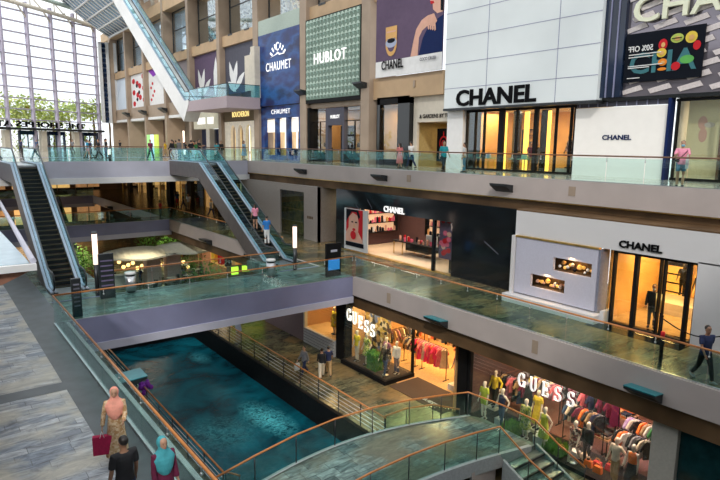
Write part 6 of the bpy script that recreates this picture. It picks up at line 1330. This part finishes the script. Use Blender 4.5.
# ================================================================== food court below the back bridge
def planter(x, y, z, w_, d, h, lh, label, seed, n=500, box='brown', pl='foliage', sz=.35):
    r = empty('planter', (x, y, z), 0, label, 'plant'); MB().box((-w_ / 2, -d / 2, .012), (w_ / 2, d / 2, h)).build('pot', box, r); m = MB(); rnd = random.Random(seed)
    for _ in range(n):
        a = rnd.random() * 6.283; q = rnd.random() ** .5; c = Vector((math.cos(a) * q * w_ * .6, math.sin(a) * q * d * .6, h + rnd.random() * lh * (1.1 - q * .6))); dd = Vector((math.cos(a), math.sin(a), rnd.uniform(-.2, 1))).normalized() * sz * rnd.uniform(.6, 1.2); e_ = dd.cross(Vector((0, 0, 1))).normalized() * sz * .22; m.quad(c, c + dd * .5 + e_, c + dd, c + dd * .5 - e_)
    m.build('leaves', pl, r)
for i, (px, py, w_, lh, lbl) in enumerate(((72, 275, 3.0, 3.2, 'large bushy planting beside the foot of the left escalator'), (85, 268, 2.0, 2.2, 'green bush behind the glowing lamp post'), (180, 268, 2.2, 3.0, 'dark green plant right of the white canopy'), (172, 250, 2.0, 2.5, 'tall green plant behind the white canopy'), (203, 280, 3.0, 2.2, 'bright green hedge planter in the food court'), (150, 247, 2.4, 3.0, 'dark palm under the middle of the back bridge'))):
    p = atz(px, py + 8, LOW); planter(p.x, p.y, LOW, w_, 1.4, .5, lh, lbl, 30 + i)
fc0 = empty('tensile_canopy', (15, 47, -8), 0, 'white wavy glass canopy over the food court counter', 'canopy')
cm = MB(); n_ = 18; A0 = aty(108, 260, 49); B0 = aty(216, 258, 49)
for s_, (ua, ub, dz) in enumerate(((0, .55, 0), (.45, 1.0, .1))):
    for k in range(10):
        t0_, t1_ = ua + (ub - ua) * k / 10, ua + (ub - ua) * (k + 1) / 10
        def PT(t, v): 
            q = (t - ua) / (ub - ua); return Vector((A0.x + (B0.x - A0.x) * t, 47.5 + 3.2 * v, A0.z + .15 + .55 * math.sin(q * math.pi) * (v - .2) + .35 * abs(q - .5) + dz))
        cm.quad(PT(t0_, 0), PT(t1_, 0), PT(t1_, 1), PT(t0_, 1)); cm.quad(PT(t0_, 0) - Vector((0, 0, .14)), PT(t1_, 0) - Vector((0, 0, .14)), PT(t1_, 1) - Vector((0, 0, .14)), PT(t0_, 1) - Vector((0, 0, .14))); cm.quad(PT(t0_, 0), PT(t1_, 0), PT(t1_, 0) - Vector((0, 0, .14)), PT(t0_, 0) - Vector((0, 0, .14)))
part('membrane', cm, cloth('pearl_canopy', (.55, .58, .50), .2), fc0)
for px in (136, 159):
    q = atz(px, 275, LOW); part('pier', MB().box((q.x - .6, 49.2, LOW + .012), (q.x + .6, 50.2, A0.z + .1)), cloth('pinkish_pier', (.62, .50, .47)), fc0)
M['amber_pendant'] = P('amber_pendant', (1, .6, .2), .5, var=0, emit=(1, .62, .2), es=2.2)
for k in range(16):
    px = 119 + k * 4.6; q = aty(px, 262 + (k * 5) % 7, 52)
    o = tag(MB().ball((0, 0, 0), .17, 8, 6).build('pendant_lamp', 'amber_pendant'), 'small glowing amber pendant lamp over the food court', 'pendant lamp', 'amber pendants over the food court'); o.location = (q.x, 52, q.z)
    MB().tube([(0, 0, .15), (0, 0, MID - 1.4 - q.z)], .015, 4).build('cord', 'matblack', o)
for i, (px, py, w_) in enumerate(((119, 287, 2.2), (146, 282, 2.4), (165, 276, 2.6))):
    q = atz(px, py, LOW); r = empty('service_counter', (q.x, q.y, LOW), 0, ['pale counter with vertical boards behind the litter bin', 'low white counter under the wavy canopy', 'white counter with small trays right of the canopy piers'][i], 'counter')
    MB().box((-w_ / 2, -.4, .012), (w_ / 2, .4, 1.0)).build('counter_body', cloth('board_white', (.55, .54, .50)), r); MB().box((-w_ / 2 - .05, -.45, 1.0), (w_ / 2 + .05, .45, 1.06)).build('worktop', 'p_silver', r)
k = 0
for i, (px, py) in enumerate(((108, 284), (150, 292), (172, 286), (178, 279), (188, 283), (196, 277), (186, 272), (168, 282))):
    q = atz(px, py, LOW); r = empty('cafe_table', (q.x, q.y, LOW), 0, 'small round white table in the food court', 'table', 'round white food court tables')
    MB().rings([(0, 0, .72, .42, .42), (0, 0, .76, .42, .42)], 16).build('tabletop', 'white', r); MB().tube([(0, 0, .02), (0, 0, .72)], .04, 8).build('pedestal', 'steel', r); MB().rings([(0, 0, .012, .25, .25), (0, 0, .03, .24, .24)], 14).build('foot', 'steel', r)
    for a in (40, 160, 280):
        cx_, cy_ = q.x + .75 * math.cos(R_(a)), q.y + .75 * math.sin(R_(a)); c = empty('cafe_chair', (cx_, cy_, LOW), R_(a + 90), 'small dark chair at a round white food court table', 'chair', 'food court chairs')
        MB().box((-.2, -.2, .43), (.2, .2, .47)).build('seat', 'matblack', c); MB().box((-.2, -.22, .5), (.2, -.19, .85)).build('backrest', 'matblack', c)
        for sx in (-.17, .17):
            for sy in (-.17, .17): MB().box((sx - .015, sy - .015, .012), (sx + .015, sy + .015, .43)).build('leg', 'steel', c)
wl2 = empty('shop_front', (24, 50, LOW), 0, 'orange-lit shop interior under the middle gallery by the food court', 'shop front')
part('back_panel', MB().box((23.5, 46.5, LOW), (23.6, 60, MID - 1.3)), P('orange_den', (.5, .25, .10), .6, var=.6, scale=1.2, emit=(1, .42, .1), es=.4), wl2); part('pier', MB().box((20.4, 51, LOW), (21.2, 52, MID - 1.2)), cloth('peach_pier', (.50, .30, .20)), wl2)
for k in range(5): part('stock', MB().box((22.8, 47.5 + k * 1.6, LOW + .5), (23.2, 48.3 + k * 1.6, LOW + 1.5 + .5 * (k % 2))), ['p_orange', 'p_gold', 'p_dark', 'p_red', 'p_yellow'][k], wl2)
for x, y, p_ in ((16, 56, 260), (10, 56, 240), (20, 60, 240), (21.5, 48, 130), (14, 47.5, 60)): light_area('court_fill', (x, y, MID - 1.6), 2.5, p_, (1, .78, .5))  # warm fill added to brighten the food court
for x, y in ((5, 70), (14, 75), (0, 85), (10, 88)): light_area('court_fill', (x, y, MID - 1.6), 2.5, 150, (1, .7, .4))
# ================================================================== people
pinkp = cloth('salmon_scarf', (.86, .36, .27)); tealp = cloth('teal_scarf', (.06, .36, .42)); wine = cloth('wine_robe', (.13, .010, .045)); maroonbag = cloth('crimson_bag', (.42, .01, .07))
p = atz(118, 459, MID); person((p.x, p.y, MID), R_(163), 'woman in salmon headscarf and patterned beige dress carrying a crimson shopping bag', dress=(goldprint, .12, .25), sleeve='long', hijab=pinkp, female=True, near=True, pose=CARRY, bag=('R', 'wide', maroonbag), H=1.64)
p = atz(123, 440, MID + 1.65); person((p.x, p.y, MID), R_(10), 'man in black T-shirt seen from behind at the bottom edge', top=cloths['black'], bottom=cloths['navy'], near=True, pose=STAND, H=1.72, skin='skin_tan')
p = atz(168, 440, MID + 1.56); person((p.x - .1, p.y, MID), R_(188), 'woman in teal headscarf and wine-red dress by the orange handrail', dress=(wine, .1, .28), sleeve='long', hijab=tealp, female=True, near=True, pose=STAND, H=1.64)
p = atz(706, 386, MID); person((18.1, 6.8, MID), R_(148), 'man in navy T-shirt and black trousers walking past the white wall', top=cloths['navy'], bottom=cloths['black'], near=True, pose=WALK, skin='skin_tan', H=1.74, shoes=(.3, .3, .3))
person((22.0, 10.28, MID), R_(110), 'masked shop attendant in black standing in the amber doorway', top=cloths['black'], bottom=cloths['black'], sleeve='long', pose=STAND, mask='white', H=1.7)
rosy = cloth('rose_shirt', (.80, .30, .42)); jean = cloth('blue_denim', (.08, .22, .34))
person((23.0, 10.2, UP), R_(115), 'man in pink shirt and denim shorts leaning on the upper handrail with a bag', top=rosy, bottom=jean, cut=.75, wide=1.2, pose=ARMSUP, mask=cloth('blue_mask', (.2, .5, .65)), cross='matblack', bag=('L', 'tote', 'offwhite'), near=True, H=1.72)
person((24.6, 28.2, UP), R_(0), 'woman in long pink dress walking beside the man in a white shirt', dress=(cloth('coral_dress', (.72, .22, .22)), .35, .26), female=True, hair='long', pose=WALK2, H=1.62)
person((25.2, 27.8, UP), R_(0), 'man in white shirt and dark trousers walking with the woman in pink', top='white', bottom=cloths['navy'], pose=WALK, H=1.74)
person((23.6, 23.3, UP), R_(165), 'man in turquoise T-shirt and black trousers in front of the passage', top=cloth('turquoise_shirt', (.02, .36, .42)), bottom=cloths['black'], pose=WALK2, H=1.72)
person((24.3, 22.4, UP), R_(40), 'woman with shoulder bag and pale top left of the golden windows', top='offwhite', bottom=jean, female=True, hair='long', bag=('L', 'shoulder', cloths['tan']), pose=STAND, H=1.62)
person((29.0, 21.5, UP), R_(170), 'visitor in dark red jacket and pale shorts inside the golden shop', top=cloths['maroon'], bottom=cloths['tan'], cut=.7, pose=STAND, H=1.7)
person((28.5, 20.7, UP), R_(190), 'visitor dressed in black inside the golden shop', top=cloths['black'], bottom=cloths['black'], sleeve='long', pose=STAND, H=1.7)
pl3 = empty('window_plinth', (28.3, 18.4, UP), 0, 'low white plinth in the right golden window', 'plinth'); part('block', MB().box((27.9, 17.9, .012), (28.8, 19.0, .3)), 'cream', pl3)
mannequin((28.3, 18.45, .3), R_(60), 'dark-headed figure in patterned jacket in the right golden window', skin='dummy_k', top=floral, bottom=cloths['black'], sleeve='long', pose=HANDHIP, H=1.8)
def esc_xyz(Y): return (16.35, Y, MID + (Y - 29.7) * math.tan(R_(30)) + .12)
person(esc_xyz(32.2), R_(0), 'woman in pink top and black shorts riding the central escalator', top=rosy, bottom=cloths['black'], cut=.5, female=True, hair='long', pose=STAND, H=1.62)
x_, y_, z_ = esc_xyz(30.9); person((x_ + .1, y_, z_), R_(0), 'man in bright blue shirt and white trousers riding the central escalator', top=cloth('bright_blue_shirt', (.02, .18, .55)), bottom='white', pose=STAND, H=1.74)
lilacp = cloth('sky_dress', (.30, .50, .68)); yl = cloth('bright_yellow_shirt', (.80, .52, .03)); pk = cloth('bright_pink_shirt', (.75, .15, .35))
crowd = [((20.2, 46.6), 'person in teal top right of the escalator head', dict(top=tealp, bottom=cloths['black'])),
    ((21.2, 48.0), 'person in dark coat behind the one in teal on the upper bridge', dict(top=cloths['black'], bottom=cloths['grey'], sleeve='long')),
    ((17.9, 46.4), 'person in black with orange shorts at the escalator head', dict(top=cloths['black'], bottom=cloths['orange'], cut=.6)),
    ((15.6, 49.5), 'person in maroon on the upper bridge left of the escalator head', dict(top=cloths['maroon'], bottom=cloths['black'])),
    ((18.4, 50.5), 'person in grey hood in the middle of the bridge crowd', dict(top=cloths['grey'], bottom=cloths['navy'], sleeve='long')),
    ((19.5, 49.4), 'woman in dark green dress in the bridge crowd', dict(dress=(cloths['green'], .4, .24), female=True, hair='long')),
((12.5, 56.8), 'man in dark clothes by the far doors on the upper bridge', dict(top=cloths['navy'], bottom=cloths['black'])),
    ((22.9, 47.0), 'woman in pale blue dress right of the central escalator top', dict(dress=(lilacp, .4, .24), female=True, hair='long')),
    ((16.5, 46.9), 'person in black stepping onto the central escalator', dict(top=cloths['black'], bottom=cloths['black'], sleeve='long')),
    ((18.9, 47.2), 'person in black reaching across at the escalator head', dict(top=cloths['black'], bottom=cloths['maroon'], pose=ARMSUP)),
    ((17.4, 48.6), 'person in dark green near the head of the central escalator', dict(top=cloths['olive'], bottom=cloths['navy'])),
    ((19.9, 58.5), 'person in bright yellow shirt beyond the upper bridge', dict(top=yl, bottom=cloths['tan'])),
    ((20.6, 58.2), 'person in pink shirt beside the one in yellow beyond the bridge', dict(top=pk, bottom=cloths['cream'], female=True, hair='long')),
    ((26.0, 66), 'person in magenta top by the pale sign band', dict(top=cloths['hotpink'], bottom=cloths['denim'], female=True, hair='bun')),
    ((24.5, 63), 'man in dark blue among the crowd by the lamp post', dict(top=cloths['navy'], bottom=cloths['black'])),
    ((23.3, 62), 'woman in black among the crowd by the lamp post', dict(top=cloths['black'], bottom=cloths['grey'], female=True, hair='long')),
    ((25.2, 64.5), 'person in orange top in front of the dark doorway', dict(top=cloths['orange'], bottom=cloths['black'])),
    ((12.0, 55.5), 'woman in blue top and pink shorts on the upper bridge', dict(top=cloth('cyan_top', (.03, .3, .5)), bottom=cloths['pink'], cut=.5, female=True, hair='long')),
    ((12.9, 55.3), 'man in black carrying a white bag on the upper bridge', dict(top=cloths['black'], bottom=cloths['black'], bag=('R', 'tote', 'white'))),
    ((13.7, 56.0), 'person in black behind the man with the white bag', dict(top=cloths['black'], bottom=cloths['denim'], female=True, hair='pony')),
    ((14.3, 66), 'person in violet jacket beyond the upper bridge', dict(top=cloths['purple'], bottom=cloths['navy'], sleeve='long')),
    ((3.9, 52.5), 'silhouetted person on the upper bridge left of the dark kiosk door', dict(top=cloths['grey'], bottom=cloths['black'])),
    ((17.5, 72), 'person in white shirt walking beyond the bridge by the bright kiosk', dict(top='white', bottom=cloths['navy'])),
    ((21.3, 80), 'person in dark jacket by the bright kiosk', dict(top=cloths['black'], bottom=cloths['grey'], sleeve='long')),
    ((16.2, 83), 'person in grey far down the upper level', dict(top=cloths['grey'], bottom=cloths['black'])),
    ((10.5, 84), 'person in dark clothes before the rightmost far door', dict(top=cloths['navy'], bottom=cloths['black'])),
    ((12.8, 88), 'person in blue before the far right door post', dict(top=cloths['denim'], bottom=cloths['grey']))]
for i, ((x, y), lbl, kw) in enumerate(crowd):
    kw.setdefault('pose', (WALK, STAND, WALK2)[i % 3]); person((x, y, UP), R_((37 * i * 5) % 360), lbl, H=1.62 + .03 * (i % 5), **kw)
for i, (x, y, lbl, kw) in enumerate(((22.0, 61.5, 'person in blue and red by the dark portal on the middle level', dict(top=cloths['denim'], bottom=cloths['red'])), (21.8, 59.2, 'person in black next to the white-shirted shopper on the middle level', dict(top=cloths['black'], bottom=cloths['navy'])), (21.9, 58.0, 'shopper in white top on the middle level', dict(top='white', bottom=cloths['tan'], female=True, hair='long')), (21.6, 51.5, 'man in white T-shirt and dark trousers at the middle gallery railing', dict(top='white', bottom=cloths['navy'])), (17.2, 52.6, 'person in red top at the end of the back bridge', dict(top=cloths['red'], bottom=cloths['black'])))):
    person((x, y, MID), R_(70 * i), lbl, H=1.68, pose=(STAND, WALK)[i % 2], **kw)
for x, y, a, lbl, kw in ((15.55, 25.2, 100, 'woman in dark coat with a white bag on the canal walk', dict(top=cloths['grey'], bottom=cloths['navy'], sleeve='long', female=True, hair='bun', bag=('R', 'tote', 'white'), pose=WALK)), (16.1, 24.35, 330, 'woman in black jacket and cream trousers on the canal walk', dict(top=cloths['black'], bottom=cloths['cream'], sleeve='long', female=True, hair='bun', wide=1.4, pose=WALK2)), (16.6, 24.45, 330, 'man in dark top and tan trousers beside her on the canal walk', dict(top=cloths['navy'], bottom=cloths['tan'], wide=1.2, pose=WALK))):
    person((x, y, LOW), R_(a), lbl, near=False, H=1.66, **kw)
for i, (px, py) in enumerate(((170, 285), (184, 285), (108, 290), (176, 280), (140, 288))):
    q = atz(px, py, LOW); person((q.x + .3, q.y + .75, LOW), R_(30 * i), ['person in white sitting in the food court', 'person in black sitting in the food court', 'person in blue by the pale counter', 'person in grey standing among the round tables', 'person in dark clothes standing at the canopy pier'][i], top=[cloths['white'], cloths['black'], cloths['denim'], cloths['grey'], cloths['navy']][i], bottom=cloths['black'], pose=STAND, H=1.6, sit=False)
# ================================================================== light
w = bpy.data.worlds.new('world'); sc.world = w; w.use_nodes = True; nt = w.node_tree; bg = nt.nodes['Background']
bg.inputs['Color'].default_value = (.93, .97, 1, 1); bg.inputs['Strength'].default_value = 1.3
s = bpy.data.lights.new('sun', 'SUN'); s.energy = 1.2; s.angle = R_(3); s.color = (1, .95, .88); so = bpy.data.objects.new('sun', s); COL.objects.link(so); so.rotation_euler = (R_(35), R_(-42), 0)
sc.view_settings.view_transform = 'Standard'; sc.view_settings.look = 'None'; sc.view_settings.exposure = 0.35; sc.view_settings.gamma = 1; sc.view_settings.use_curve_mapping = False
sc.cycles.max_bounces = 8; sc.cycles.transparent_max_bounces = 24; sc.cycles.diffuse_bounces = 3; sc.cycles.glossy_bounces = 3; sc.cycles.caustics_reflective = False; sc.cycles.caustics_refractive = False
sc.cycles.use_denoising = True; sc.cycles.sample_clamp_indirect = 5
